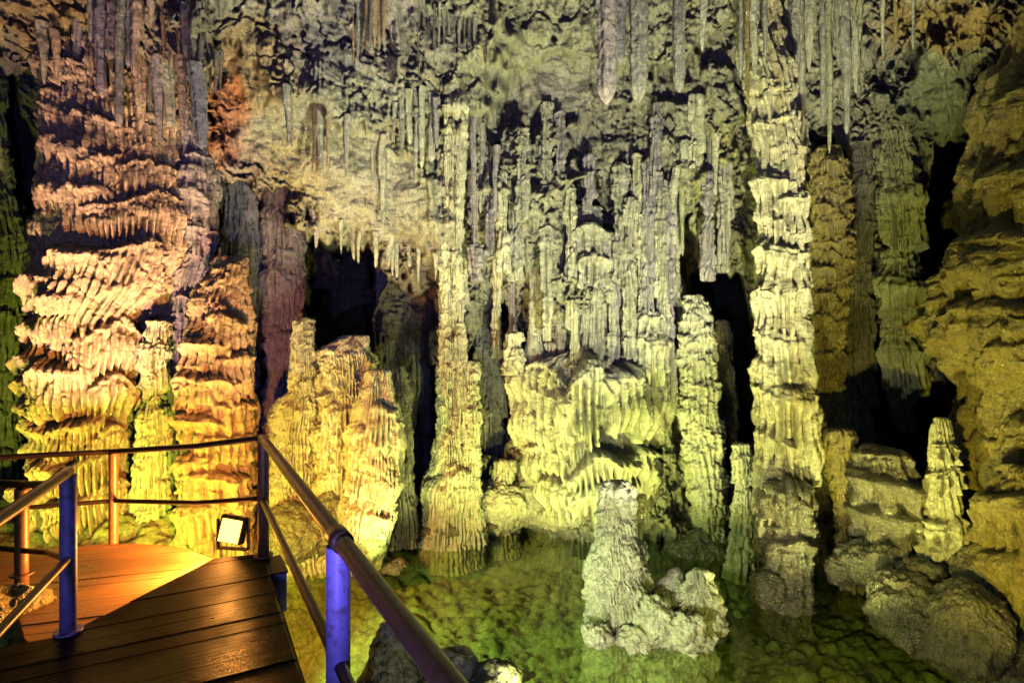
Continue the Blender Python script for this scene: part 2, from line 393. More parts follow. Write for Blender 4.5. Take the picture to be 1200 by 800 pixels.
# small flowstone shelves on the wall
Um=(PX-600)/FPX*8.5;Zm=CZ+(400-PY)/FPX*8.5
rng=random.Random(5)
WS=[]
def wshelf(x0,x1,y0,y1,**k):
    a=W(x0,y0,8.5);b=W(x1,y1,8.5);WS.extend(rand_shelves(rng,a[0],b[0],b[2],a[2],**k))
wshelf(-60,560,150,660,h=(.25,.5),w=(.2,.5),p=(.06,.16),dens=.6)
wshelf(560,860,190,640,h=(.3,.6),w=(.15,.45),p=(.08,.2),dens=.75,arch=(.2,1.2))
wshelf(560,1200,0,640,h=(.3,.8),w=(.15,.4),p=(.06,.16),dens=.3,arch=(.2,1.2))
wshelf(930,1160,150,640,h=(.3,.6),w=(.2,.4),p=(.08,.2),dens=.6)
wshelf(60,560,0,300,h=(.3,.7),w=(.1,.3),p=(.05,.14),dens=.12,arch=(.3,1.4))
SF=shelf_field(Um.astype(F32),Zm.astype(F32),WS,13,77,.035)
DW=DW-SF*SM
P=np.stack([(PX-600)/FPX*DW,DW,CZ+(400-PY)/FPX*DW],-1)
wme=grid_mesh('cave_wall',P)
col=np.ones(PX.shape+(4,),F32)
for cx_,cy_,ra_,rb_,tint in [(262,135,34,46,(1.2,.62,.45)),(290,75,70,60,(1.15,.92,.62)),(60,20,90,40,(1.15,.95,.6)),(275,215,40,50,(.8,.78,1.1)),(320,210,60,50,(1.1,1,.8)),(1110,25,90,40,(1.1,.82,.4)),(1100,120,70,60,(.72,.82,.66)),(480,380,60,120,(.62,.52,.55)),(430,40,110,60,(.92,.86,1.12)),(400,230,90,60,(.95,.9,1.02)),(860,250,60,120,(1,1,.62)),(560,60,90,60,(1,1,.92)),(590,440,30,90,(.7,.62,.72)),(680,120,60,50,(.95,.9,1.0)),(15,170,30,200,(.55,.6,.8)),(300,330,60,80,(.6,.45,.65))]:  # mineral stains, plus recess darkness and bluish light painted into the wall colour
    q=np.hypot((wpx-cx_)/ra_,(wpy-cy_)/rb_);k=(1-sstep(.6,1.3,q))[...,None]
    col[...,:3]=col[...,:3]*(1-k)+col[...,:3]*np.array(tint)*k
ca_=wme.color_attributes.new('pigment_shade','FLOAT_COLOR','POINT');ca_.data.foreach_set('color',col.ravel())
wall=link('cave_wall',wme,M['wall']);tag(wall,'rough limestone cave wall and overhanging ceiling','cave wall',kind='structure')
def wallD(px,py):
    i=int(np.clip(np.searchsorted(gx,px),0,len(gx)-1));j=int(np.clip(np.searchsorted(gy,py),0,len(gy)-1));return float(DW[j,i])

# rear of the cave: a rough tunnel behind the camera, open at the mouth
th=np.linspace(-.15,np.pi+.15,150);yy=np.linspace(3.4,-9,90)
T,Y=np.meshgrid(th,yy)
rxx=6.4;X=-1.0+np.cos(T)*rxx*(1-.0*Y);Z=.5+np.sin(T)*8.3
k=1+.10*fbm(X*.5,Y*.5,Z*.5,4,61)
P=np.stack([-1+(X+1)*k,Y,Z*k],-1)
tag(link('cave_ceiling',grid_mesh('cave_ceiling',P),M['wall']),'rough cave vault behind the platform','cave ceiling',kind='structure')

# pool bed and cave floor: one sheet
gx2=np.concatenate([np.arange(-12,-5,.12),np.arange(-5,6,.028),np.arange(6,12,.12)]);gy2=np.concatenate([np.arange(-9,2.5,.12),np.arange(2.5,10.5,.028),np.arange(10.5,14,.12)])
X,Y=np.meshgrid(gx2,gy2)
bed=-.62+.16*fbm(X*.7,Y*.7,0,3,71)
bed=bed+1.15*sstep(-2.5,-4.2,X)*sstep(3.5,5.2,Y)
bed=bed+1.35*sstep(2.4,.2,Y)
bed=bed+.5*sstep(8.3,9.6,Y+.25*X*0)+.45*sstep(-1.5,-3.2,X)*sstep(6.2,7.6,Y)
bed=bed+.3*sstep(3.6,5.4,X)
def cellmax(X,Y,s,seed,amp):
    """rounded pebbles"""
    xi=np.floor(X/s);yi=np.floor(Y/s);h=np.zeros(X.shape)
    for a in (-1,0,1):
        for b in (-1,0,1):
            cx=xi+a;cy=yi+b
            r1=_h(cx.astype(np.int32),cy.astype(np.int32),np.zeros_like(cx,np.int32),seed);r2=_h(cx.astype(np.int32),cy.astype(np.int32),np.ones_like(cx,np.int32),seed)
            r3=_h(cx.astype(np.int32),cy.astype(np.int32),np.full_like(cx,2,np.int32),seed)
            d=np.hypot(X/s-cx-r1,Y/s-cy-r2)/(.35+.4*r3)
            h=np.maximum(h,np.sqrt(np.clip(1-d*d,0,1))*(.4+.6*r3))
    return h*amp*s
bed=bed+cellmax(X,Y,.11,3,.55)+cellmax(X+.05,Y+.02,.19,6,.4)+0+.03*fbm(X*9,Y*9,0,3,72)
def bedz(x,y):
    i=int(np.clip(np.searchsorted(gx2,x),0,len(gx2)-1));j=int(np.clip(np.searchsorted(gy2,y),0,len(gy2)-1));return float(bed[j,i])
M['bed']=stone('pool bed stones',(.24,.26,.13),(.38,.38,.20),(.17,.12,.06),.7,.7,0,1.0,.2)
tag(link('pool_bed',grid_mesh('pool_bed',np.stack([X,Y,bed],-1)),M['bed']),'stony green bed of the cave pool','pool bed',kind='structure')

# water
def water_mat():
    m=bpy.data.materials.new('green pool water');nt=nodes(m);N=nt.nodes.new;Lk=nt.links.new
    out=N('ShaderNodeOutputMaterial');mx=N('ShaderNodeMixShader');tr=N('ShaderNodeBsdfTransparent');gl=N('ShaderNodeBsdfGlossy');dp=N('ShaderNodeVectorMath');dp.operation='DOT_PRODUCT';ab=N('ShaderNodeMath');ab.operation='ABSOLUTE';om=N('ShaderNodeMath');om.operation='SUBTRACT';om.inputs[0].default_value=1;pw=N('ShaderNodeMath');pw.operation='POWER';pw.inputs[1].default_value=5;fr=N('ShaderNodeMath');fr.operation='MULTIPLY_ADD';fr.inputs[1].default_value=.975;fr.inputs[2].default_value=.025
    tr.inputs[0].default_value=(.80,.90,.58,1);gl.inputs['Roughness'].default_value=.03;
    no=N('ShaderNodeTexNoise');no.inputs['Scale'].default_value=5;no.inputs['Detail'].default_value=3
    g=N('ShaderNodeNewGeometry');Lk(g.outputs['Position'],no.inputs['Vector'])
    bp=N('ShaderNodeBump');bp.inputs['Strength'].default_value=.25;bp.inputs['Distance'].default_value=.02;Lk(no.outputs[0],bp.inputs['Height'])
    Lk(bp.outputs[0],gl.inputs['Normal']);Lk(g.outputs['Normal'],dp.inputs[0]);Lk(g.outputs['Incoming'],dp.inputs[1]);Lk(dp.outputs['Value'],ab.inputs[0]);Lk(ab.outputs[0],om.inputs[1]);Lk(om.outputs[0],pw.inputs[0]);Lk(pw.outputs[0],fr.inputs[0])
    Lk(fr.outputs[0],mx.inputs[0]);Lk(tr.outputs[0],mx.inputs[1]);Lk(gl.outputs[0],mx.inputs[2]);Lk(mx.outputs[0],out.inputs[0])
    return m
wm=poly_mesh('pool_water',[(-9,-1,0),(9,-1,0),(9,13,0),(-9,13,0)],[(0,1,2,3)])
tag(link('pool_water',wm,water_mat()),'still green water of the cave pool','water',kind='structure')

M['sage']=stone('sage flowstone',(.34,.36,.24),(.44,.45,.30),(.26,.24,.13),.5,.5,.3)
# ---- left side
flow('flowstone_column','giant peach flowstone column of stacked fluted curtains at the left','flowstone column',7.4,
 [(60,60,215),(100,32,240),(200,38,250),(300,36,252),(345,22,235),(380,15,200),(520,15,192),(600,22,195),(720,25,200)],M['peach'],3,ry=.95,
 shelf=dict(h=(.2,.4),w=(.2,.5),p=(.06,.16),dens=.8,arch=(.1,.8)),
 expl=[(60,120,30,50,.12,.3),(120,125,40,60,.16,.3),(60,160,34,55,.16,.2),(95,160,30,70,.18,.5),(135,170,34,60,.16,.4),(175,185,28,50,.2,.6),(210,195,25,40,.2,.6),(70,212,45,60,.2,.15),(110,210,38,60,.22,.2),(178,228,55,50,.27,.12),(215,238,28,60,.22,.3),(55,245,28,60,.18,.3),(125,282,45,75,.32,.35),(160,280,34,60,.3,.4),(60,318,42,50,.26,.3),(98,332,27,70,.34,.6),(150,322,32,90,.28,.3),(190,300,18,100,.24,.4),(140,378,44,75,.34,.2),(85,412,40,80,.34,.25),(120,385,28,50,.3,.5),(150,440,36,60,.3,.4),(45,372,30,44,.22,.4),(40,410,30,36,.24,.4),(40,440,30,36,.24,.3),(40,468,32,36,.24,.3),(52,488,30,50,.30,.3),(98,482,34,58,.34,.4),(142,500,26,50,.28,.4),(70,532,32,54,.32,.3),(118,524,28,60,.3,.5),(40,560,24,50,.3,.4),(95,570,34,54,.34,.3),(145,560,28,56,.3,.4),(170,575,40,50,.28,.4)],
 Fq=15,fa=.036,lump=.12)
flow('flowstone_column','slim fluted column tucked against the right foot of the giant peach column','flowstone column',7.05,
 [(375,180,196),(420,168,197),(480,166,196),(540,160,200),(700,150,205)],M['pale'],4,shelf=dict(h=(.14,.24),w=(.2,.4),p=(.04,.10),dens=1,arch=(.2,.7)),Fq=14,lump=.08)
flow('flowstone_column','grey blue draped pillar right of the giant peach column','flowstone column',7.3,
 [(-40,222,240),(120,218,242),(215,212,255),(250,210,256),(300,214,250),(335,208,226),(420,203,222),(600,200,226),(700,198,230)],M['violet'],6,shelf=dict(h=(.14,.3),w=(.2,.4),p=(.05,.12),dens=.9,arch=(.1,.5)),Fq=14,lump=.1)
flow('flowstone_column','rust and yellow column of small stacked ledges behind the lit floodlight','flowstone column',7.1,
 [(300,262,282),(325,240,292),(350,222,296),(400,212,303),(460,206,303),(520,205,302),(600,210,304),(720,212,310)],M['rust'],7,ry=.5,
 shelf=dict(h=(.12,.26),w=(.2,.5),p=(.06,.15),dens=1,arch=(.1,.5)),expl=[(235,340,18,50,.16,.7),(272,365,22,50,.2,.5),(240,395,24,42,.22,.4),(285,408,18,50,.22,.6),(228,432,20,52,.2,.7),(262,438,22,40,.24,.5),(285,465,20,46,.2,.5),(235,482,26,44,.24,.4),(272,505,26,44,.24,.3),(228,528,22,50,.22,.5),(260,548,28,44,.26,.3),(285,580,20,44,.22,.4),(235,585,26,44,.24,.3)],Fq=15,fa=.035,lump=.12)
flow('flowstone_column','narrow dark fluted pillar at the left edge','flowstone column',8.2,
 [(60,-30,-2),(200,-20,6),(300,-10,28),(360,-20,22),(420,-30,20),(560,-40,20),(700,-60,30)],M['sage'],8,shelf=dict(h=(.2,.4),w=(.2,.4),p=(.08,.16),dens=1),Fq=12)
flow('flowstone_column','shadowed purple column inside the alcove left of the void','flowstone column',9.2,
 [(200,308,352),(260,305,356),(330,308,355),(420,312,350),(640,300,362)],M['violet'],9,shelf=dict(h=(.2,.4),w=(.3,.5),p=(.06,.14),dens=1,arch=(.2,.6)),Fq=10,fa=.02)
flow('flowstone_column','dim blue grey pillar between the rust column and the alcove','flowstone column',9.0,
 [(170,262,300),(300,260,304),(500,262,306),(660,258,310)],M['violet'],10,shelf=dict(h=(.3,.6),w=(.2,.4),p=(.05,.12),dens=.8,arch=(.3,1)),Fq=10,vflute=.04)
# ---- stalagmites left of the pool
flow('stalagmite','tall cream stalagmite with a round knob on top beside the alcove','stalagmite',7.7,
 [(371,348,366),(385,346,368),(405,344,367),(430,341,370),(460,336,372),(470,322,373),(500,316,372),(560,313,374),(600,312,385),(665,310,400)],M['pale'],12,
 shelf=dict(h=(.1,.2),w=(.14,.36),p=(.035,.09),dens=.9,arch=(.1,.5)),Fq=18,fa=.02,lump=.09,lsc=3,med=.035,cap=.9)
flow('stalagmite','squat flat topped yellow cream stalagmite in the middle of the left group','stalagmite',7.8,
 [(392,402,436),(410,374,436),(425,373,440),(470,372,444),(520,366,450),(590,366,455),(660,366,462)],M['pale'],13,
 shelf=dict(h=(.1,.22),w=(.16,.4),p=(.04,.11),dens=.9,arch=(.1,.6)),Fq=17,fa=.025,lump=.14,lsc=3,med=.04,cap=.25)
flow('stalagmite','rounded yellow stalagmite with a fringed skirt nearest the water','stalagmite',7.35,
 [(432,438,452),(450,425,460),(480,418,468),(510,408,472),(560,402,472),(610,400,462),(650,404,448)],M['pale'],14,
 shelf=dict(h=(.2,.36),w=(.3,.6),p=(.06,.13),dens=.9,arch=(.3,.9)),Fq=20,fa=.03,lump=.1,lsc=2.5,cap=1)
flow('stalagmite','thin dark stalagmite behind the fringed yellow stalagmite','stalagmite',8.1,
 [(428,462,470),(460,456,480),(530,455,482),(640,450,490)],M['dark'],15,shelf=dict(h=(.12,.25),w=(.2,.3),p=(.03,.08),dens=.9),Fq=16)
# ---- central slim column
SC=[(p,a,b,min(8.6,min(wallD(x,p) for x in (516,524,532,540,548))+(.4 if p<120 else .12))) for p,a,b in [(80,526,544),(130,523,545),(160,521,545),(220,519,545),(300,517,543)]]
flow('flowstone_column','slim pale column rising from the shore up the back wall left of the pale mound','flowstone column',8.6,
 SC+[(390,515,543),(400,513,546),(500,512,545),(530,503,556),(560,495,562),(600,488,566),(660,482,570)],M['pale'],16,
 shelf=dict(h=(.18,.34),w=(.2,.35),p=(.04,.10),dens=1,arch=(.1,.4)),expl=[(528,395,18,20,.10,.2),(528,425,18,26,.12,.2),(510,560,22,50,.14,.4),(540,545,22,40,.16,.4)],Fq=17,fa=.02,lump=.07,lsc=2.5)
flow('stalagmite','short ringed stalagmite leaning on the slim pale column','stalagmite',8.45,
 [(422,548,558),(440,543,561),(480,543,562),(560,544,562),(640,540,570)],M['pale'],17,shelf=dict(h=(.1,.18),w=(.15,.3),p=(.03,.08),dens=1),Fq=18,cap=1)
flow('stalagmite','small stump of stone on the boulders right of the slim column','stalagmite',9.0,
 [(536,578,602),(550,576,604),(590,574,606),(650,570,610)],M['pale'],18,shelf=dict(h=(.08,.16),w=(.15,.3),p=(.02,.06),dens=.7),Fq=12,cap=.4,lump=.06)
flow('flowstone_column','dim brown pillar in the gap right of the slim column','flowstone column',9.8,
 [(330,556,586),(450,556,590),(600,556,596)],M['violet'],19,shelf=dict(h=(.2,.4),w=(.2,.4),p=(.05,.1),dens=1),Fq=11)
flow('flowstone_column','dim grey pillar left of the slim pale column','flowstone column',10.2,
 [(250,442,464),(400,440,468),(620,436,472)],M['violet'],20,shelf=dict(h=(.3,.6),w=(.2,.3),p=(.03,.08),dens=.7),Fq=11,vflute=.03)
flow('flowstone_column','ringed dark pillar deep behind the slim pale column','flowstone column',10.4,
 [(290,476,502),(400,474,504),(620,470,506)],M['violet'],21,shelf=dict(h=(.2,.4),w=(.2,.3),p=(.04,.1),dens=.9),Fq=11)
# ---- central organ formation
flow('flowstone_mound','broad pale flowstone mound hung with organ pipe curtains at the back of the pool','flowstone mound',9.0,
 [(408,660,705),(418,600,770),(440,590,782),(500,590,784),(560,604,784),(600,620,770),(660,620,770)],M['pale'],22,ry=.75,cap=.12,
 shelf=dict(h=(.3,.5),w=(.25,.5),p=(.06,.14),dens=.6,arch=(.2,.8)),
 expl=[(625,425,36,50,.30,.35),(600,430,16,95,.34,.2),(640,455,45,60,.30,.3),(625,485,40,60,.30,.2),(682,418,19,95,.50,.6),(660,440,14,80,.36,.4),(705,440,15,72,.34,.5),(728,424,22,92,.50,.6),(750,438,13,80,.38,.4),(769,430,16,95,.46,.5),(620,520,40,45,.34,.3),(700,525,45,50,.46,.6),(755,520,28,60,.40,.4),(650,555,40,50,.42,.4),(700,562,45,50,.46,.5)],
 Fq=11,fa=.07,lump=.14,vflute=.05)
flow('flowstone_column','smooth straight grey pillar standing on the left of the pale mound','flowstone column',8.75,
 [(215,617,642),(230,619,641),(300,620,638),(380,620,634),(405,616,636),(440,612,640)],M['grey'],23,lump=.03,vflute=.012,Fq=16,cap=.3,med=.015)
flow('flowstone_column','short rough block of stone at the left rim of the pale mound','flowstone column',8.6,
 [(388,594,612),(400,593,613),(440,591,613)],M['pale'],24,shelf=dict(h=(.1,.2),w=(.15,.3),p=(.02,.06),dens=1),Fq=14,cap=.3,lump=.05)
flow('flowstone_column','second grey pillar with a broken joint right of the smooth pillar','flowstone column',8.85,
 [(240,652,668),(300,650,664),(330,648,664),(385,650,660),(430,650,668)],M['grey'],25,lump=.06,vflute=.015,Fq=16,cap=.5,med=.02,expl=[(658,310,16,30,.06,.2)])
flow('flowstone_column','canopied column with a domed cap over straight pipes above the pale mound','flowstone column',8.8,
 [(240,672,712),(275,662,722),(300,665,720),(325,668,718),(400,672,712),(440,665,720)],M['grey'],26,ry=.45,
 expl=[(692,262,34,42,.16,.7),(692,298,34,40,.2,.4),(682,325,14,100,.08,.1),(704,325,14,100,.08,.1),(692,330,12,110,.1,.1)],shelf=dict(h=(.2,.4),w=(.2,.3),p=(.03,.07),dens=.5),Fq=11,fa=.05,vflute=.03,cap=.6,lump=.05)
flow('flowstone_mound','domed yellow flowstone lump with a fringe right of the canopied column','flowstone mound',8.7,
 [(350,745,768),(362,734,784),(390,726,788),(420,728,788),(455,735,786)],M['pale'],27,ry=.35,
 expl=[(757,362,30,45,.16,.6),(752,390,30,45,.18,.4),(772,395,18,50,.2,.4)],Fq=13,fa=.04,cap=.7,lump=.08)
for i,(x,t,b,w,D) in enumerate([(738,230,420,12,9.0),(752,250,400,10,8.95),(722,300,430,10,9.0),(640,260,400,9,9.1),(768,240,350,14,8.9),(784,230,470,12,8.95),(604,220,330,14,9.0),(590,200,320,12,9.1),(573,170,300,12,8.9),(716,330,430,7,8.8),(645,400,425,14,8.6),(556,200,330,12,0),(612,150,260,11,0),(668,215,330,12,0),(690,180,250,11,0),(726,190,330,15,0),(745,180,300,11,0),(760,190,380,13,0),(776,210,400,12,0),(792,230,360,10,0),(770,120,230,12,0),(640,120,215,11,0),(582,290,420,11,0),(600,330,400,10,0),(706,340,420,9,0),(672,350,430,10,0),(830,200,330,13,0),(850,190,320,12,0),(815,110,200,11,0),(656,130,200,9,0),(540,240,520,9,0)]):
    D=min(wallD(x,y) for y in (t+5,(t+b)/2,b-5,(3*t+b)/4))+.04
    flow('flowstone_column',['thin grey pipe of stone clinging to the wall above the pale mound','slender ribbed stone pipe on the wall above the pale mound'][i%2],'flowstone column',D,
     [(t,x-w*.7,x+w*.7),((t+b)/2,x-w*.45,x+w*.45),(b,x-w*.6,x+w*.6)],M[['grey','pale','violet'][i%3]],200+i,shelf=dict(h=(.15,.5),w=(.1,.3),p=(.02,.06),dens=.6,arch=(.3,1)),Fq=16,lump=.06,lsc=3,group='stone pipes above the pale mound',cap=.8)
# ---- right of centre
flow('flowstone_column','knobbly yellow column beside the black cleft','flowstone column',8.3,
 [(345,806,820),(362,802,832),(400,796,838),(440,796,842),(500,798,846),(560,802,850),(620,812,852),(690,815,858)],M['pale'],28,
 shelf=dict(h=(.08,.18),w=(.12,.26),p=(.04,.1),dens=1,arch=(.1,.6)),Fq=14,fa=.02,lump=.12,lsc=3,med=.04)
flow('stalagmite','grey ringed stalagmite standing inside the black cleft','stalagmite',9.4,
 [(374,838,852),(390,834,856),(430,836,858),(470,838,860),(620,830,868)],M['grey'],29,shelf=dict(h=(.1,.2),w=(.2,.3),p=(.03,.07),dens=1),Fq=14,cap=1)
flow('stalagmite','thin yellow banded stalagmite at the left foot of the tall right column','stalagmite',7.5,
 [(518,861,880),(530,860,882),(560,862,880),(610,858,882),(680,850,886)],M['pale'],30,shelf=dict(h=(.08,.16),w=(.2,.3),p=(.025,.06),dens=1),Fq=12,cap=.5,lump=.06)
flow('flowstone_column','tall cream flowstone column right of centre from ceiling to water','flowstone column',7.0,
 [(-80,862,905),(0,864,908),(60,864,918),(100,866,934),(180,880,940),(250,886,942),(300,886,944),(400,886,945),(470,886,952),(550,884,958),(600,880,958),(650,880,950),(690,885,948),(730,885,948)],M['cream'],31,ry=.42,
 shelf=dict(h=(.22,.4),w=(.16,.4),p=(.06,.14),dens=.9,arch=(.1,.5)),expl=[(885,40,16,60,.10,.4),(882,80,12,90,.12,.5),(905,95,16,70,.12,.6),(890,140,14,70,.14,.5),(918,128,16,60,.16,.4),(928,165,14,80,.16,.3),(900,205,22,50,.2,.3),(926,222,18,60,.2,.2),(898,250,16,60,.16,.4),(912,285,28,60,.2,.2),(930,262,12,60,.16,.4),(900,335,20,60,.2,.4),(925,325,18,70,.18,.4),(938,365,10,90,.18,.5),(908,385,22,60,.2,.2),(895,425,14,80,.2,.5),(918,445,30,80,.22,.3),(945,470,12,80,.2,.5),(903,505,22,50,.18,.4)],
 Fq=14,fa=.045,lump=.08)
flow('flowstone_mound','lumpy brown boulder foot of the tall right column in the water','flowstone mound',6.75,
 [(555,900,945),(590,885,960),(620,890,955),(650,888,950),(680,876,952),(705,874,950),(730,880,945)],M['wet'],32,ry=.5,shelf=dict(h=(.16,.3),w=(.2,.4),p=(.06,.16),dens=.9,arch=(.2,.8)),Fq=9,fa=.02,lump=.2,lsc=2.6,cap=1)
flow('flowstone_column','yellow column of thin ledges right of the tall cream column','flowstone column',7.9,
 [(170,965,980),(190,952,990),(240,946,998),(300,950,998),(400,950,992),(450,952,985),(540,945,990),(660,930,1000)],M['ochre'],33,
 shelf=dict(h=(.1,.2),w=(.2,.4),p=(.06,.16),dens=1,arch=(.2,.9)),Fq=13,fa=.02,lump=.14,lsc=2.5)
flow('flowstone_column','dark green column of hanging curtain tiers left of the black hollow','flowstone column',8.0,
 [(60,1038,1050),(140,1037,1052),(205,1030,1078),(225,1028,1084),(310,1034,1078),(325,1022,1088),(385,1028,1086),(398,1036,1076),(412,1028,1082),(455,1042,1076),(505,1056,1066)],M['sage'],34,ry=.3,
 shelf=dict(h=(.15,.3),w=(.15,.3),p=(.03,.09),dens=.8,arch=(.3,1)),expl=[(1038,215,11,85,.12,.5),(1068,218,13,75,.14,.6),(1040,322,16,52,.16,.4),(1066,328,22,60,.20,.4),(1042,392,14,60,.14,.6),(1064,398,16,62,.18,.5)],Fq=15,fa=.05,vflute=.07)
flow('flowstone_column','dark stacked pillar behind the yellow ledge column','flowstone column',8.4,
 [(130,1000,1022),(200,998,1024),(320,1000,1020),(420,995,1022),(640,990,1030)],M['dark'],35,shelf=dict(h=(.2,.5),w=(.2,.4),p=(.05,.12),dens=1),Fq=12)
# ---- right wall
flow('flowstone_column','massive ochre flowstone column filling the right edge','flowstone column',5.7,
 [(-160,1175,1370),(0,1172,1370),(60,1160,1370),(110,1138,1370),(160,1140,1370),(200,1120,1380),(260,1118,1380),(330,1092,1380),(380,1088,1380),(420,1100,1380),(500,1112,1380),(560,1124,1380),(620,1134,1390),(680,1160,1390),(760,1190,1400),(860,1195,1400)],M['ochre'],36,ry=1.1,
 shelf=dict(h=(.25,.5),w=(.15,.4),p=(.06,.18),dens=.6,arch=(.5,1.6)),expl=[(1168,70,26,90,.26,1.0),(1150,120,22,80,.2,1.2),(1185,110,22,90,.3,1),(1142,180,20,90,.26,1.2),(1170,200,26,120,.22,1.2),(1138,240,18,80,.26,1),(1158,275,26,100,.34,1),(1118,310,18,80,.3,1),(1190,300,24,110,.3,1),(1104,345,16,50,.34,.8),(1140,355,28,100,.38,1.1),(1112,392,18,80,.36,1),(1172,400,28,110,.40,1),(1135,440,22,120,.34,1),(1192,490,24,120,.38,1),(1155,510,24,140,.36,1),(1122,520,16,100,.3,1),(1185,590,22,130,.36,1),(1150,620,20,110,.3,1)],Fq=11,fa=.045,lump=.26,lsc=1.6,med=.04,fine=.01)
flow('stalagmite','smooth pale yellow cone stalagmite with a fringed skirt at the right','stalagmite',5.8,
 [(488,1092,1114),(500,1086,1122),(540,1080,1130),(590,1074,1136),(640,1070,1140),(700,1075,1140)],M['pale'],37,expl=[(1105,515,22,26,.05,.3),(1105,545,28,30,.05,.3),(1105,600,36,60,.09,.3),(1090,625,25,45,.1,.3),(1125,620,25,50,.1,.3)],Fq=13,fa=.04,lump=.04,med=.012,cap=.9)
flow('flowstone_mound','brown stepped flowstone mound with a fringe left of the pale cone','flowstone mound',6.3,
 [(522,1012,1060),(535,1004,1070),(560,1000,1078),(600,1002,1082),(650,1008,1085),(700,1010,1090)],M['wet'],38,ry=.45,expl=[(1035,530,32,22,.12,.2),(1038,560,40,45,.2,.3),(1045,600,38,55,.22,.2)],shelf=dict(h=(.2,.3),w=(.2,.4),p=(.04,.1),dens=.6),Fq=11,fa=.04,lump=.1,cap=.4)
flow('flowstone_column','short pale fringed column between the dark cleft and the stepped mound','flowstone column',6.9,
 [(500,960,1000),(530,962,1004),(570,975,1004),(610,984,1006),(690,985,1015)],M['ochre'],39,shelf=dict(h=(.2,.3),w=(.2,.3),p=(.05,.1),dens=1,arch=(.4,1)),Fq=12,fa=.03,cap=.8)
for lab,px,py,D,r,mt,sd in [
 ('low brown rock at the foot of the stepped mound',1018,662,6.25,(.34,.3,.24),'wet',51),
 ('smooth grey and yellow boulder on the right shore',1058,712,5.5,(.30,.30,.32),'wet',52),
 ('dark wrinkled boulder with a rough yellow flank at the lower right',1132,742,5.05,(.36,.36,.44),'wet',53),
 ('small dark boulder at the bottom right corner',1190,800,4.9,(.4,.4,.42),'wet',55),
 ('low boulder on the far shore under the fringed mound',660,600,9.0,(.62,.5,.28),'pale',56),
 ('pale wet boulder at the far waterline',585,592,8.95,(.52,.5,.40),'pale',57),
 ('grey shiny boulder beside the stone stump',622,585,9.1,(.35,.4,.42),'grey',58),
 ('flat stone ledge at the foot of the slim column',530,612,8.7,(.75,.5,.16),'wet',59),
 ('dark domed boulder behind the pool stalagmite',760,585,8.9,(.62,.5,.5),'wet',60),
 ('dark wet dome of rock between the left stalagmites and the water',385,612,7.5,(.30,.35,.42),'wet',61),
 ('pale wet rock by the platform corner',345,622,7.3,(.38,.4,.34),'wet',62),
 ('green tinted stone under the fringed yellow stalagmite',432,640,7.3,(.22,.3,.34),'green',63),
 ('small flat stone at the edge of the water left of the pool',458,662,7.5,(.2,.2,.08),'wet',64),
 ('rounded stone lump in the pool by the tall column',900,690,6.45,(.17,.2,.2),'wet',65),
 ('brown stone on the rocks at the left beside the platform steps',15,725,3.75,(.20,.25,.20),'ochre',66),
 ('low rock between the far shore and the yellow column',828,650,8.2,(.6,.4,.32),'wet',67),
 ]:
    x,y,z=W(px,py,D);blob('boulder',lab,'boulder',(x,y,z),r,M[mt],sd,amp=.28,n=130)
flow('flowstone_mound','glossy golden drapery mound leaning on the ochre column at the right edge','flowstone mound',5.1,
 [(545,1165,1230),(580,1150,1260),(640,1140,1280),(700,1148,1280),(760,1165,1290),(840,1175,1290)],M['ochre'],54,ry=.45,expl=[(1175,570,26,70,.2,.6),(1165,640,26,80,.2,.6),(1190,640,22,100,.22,.6),(1185,720,30,70,.2,.5)],shelf=dict(h=(.2,.4),w=(.2,.4),p=(.05,.12),dens=.7),Fq=11,fa=.04,cap=.9,lump=.14)
for i,(lab,px,py,D,r) in enumerate([('small rounded wet rock below the pale cone',1085,672,5.6,(.2,.2,.14)),('lumpy wet rock between the cleft and the stepped mound',985,668,6.3,(.15,.15,.16)),('wet knob of rock above the smooth grey boulder',1040,655,6.0,(.2,.2,.16)),('dark pebble shaped rock at the right waterline',1075,752,5.15,(.17,.16,.12)),('rounded wet rock left of the dark wrinkled boulder',1092,742,5.15,(.16,.2,.2)),('brown shoulder of rock behind the dark wrinkled boulder',1150,680,5.35,(.26,.25,.3))]):
    x,y,z=W(px,py,D);blob('boulder',lab,'boulder',(x,y,z),r,M['wet'],700+i,amp=.35,n=90)
# ---- pool stalagmite
ps=flow('stalagmite','broad pale stalagmite standing alone in the middle of the pool','stalagmite',5.95,
 [(562,706,738),(575,702,740),(600,700,742),(640,694,752),(680,690,764),(720,688,775),(750,688,790),(790,680,800)],M['pale'],40,ry=.40,shelf=dict(h=(.06,.14),w=(.08,.2),p=(.012,.035),dens=.8,arch=(.1,.5)),
 Fq=16,fa=.008,lump=.15,lsc=3.6,med=.07,res=1.3,fine=.016,cap=.5,vflute=.0)
flow('side_lobe',None,None,5.75,[(666,806,834),(680,800,840),(700,788,841),(725,762,841),(745,748,838),(800,740,840)],M['pale'],41,ry=.26,shelf=dict(h=(.06,.14),w=(.08,.2),p=(.015,.04),dens=.8),Fq=16,fa=.008,lump=.14,lsc=4.5,med=.08,res=1.2,fine=.018,parent=ps,cap=.6,vflute=0)
flow('side_lobe',None,None,5.9,[(664,786,800),(680,774,804),(690,760,808),(715,748,815),(800,745,820)],M['grey'],42,lump=.05,med=.03,parent=ps,cap=1,res=1.3,vflute=0)
flow('side_lobe',None,None,5.7,[(715,790,815),(730,778,822),(750,775,826),(800,775,828)],M['pale'],43,lump=.06,med=.03,parent=ps,cap=1,res=1.3,vflute=0,fine=.012)
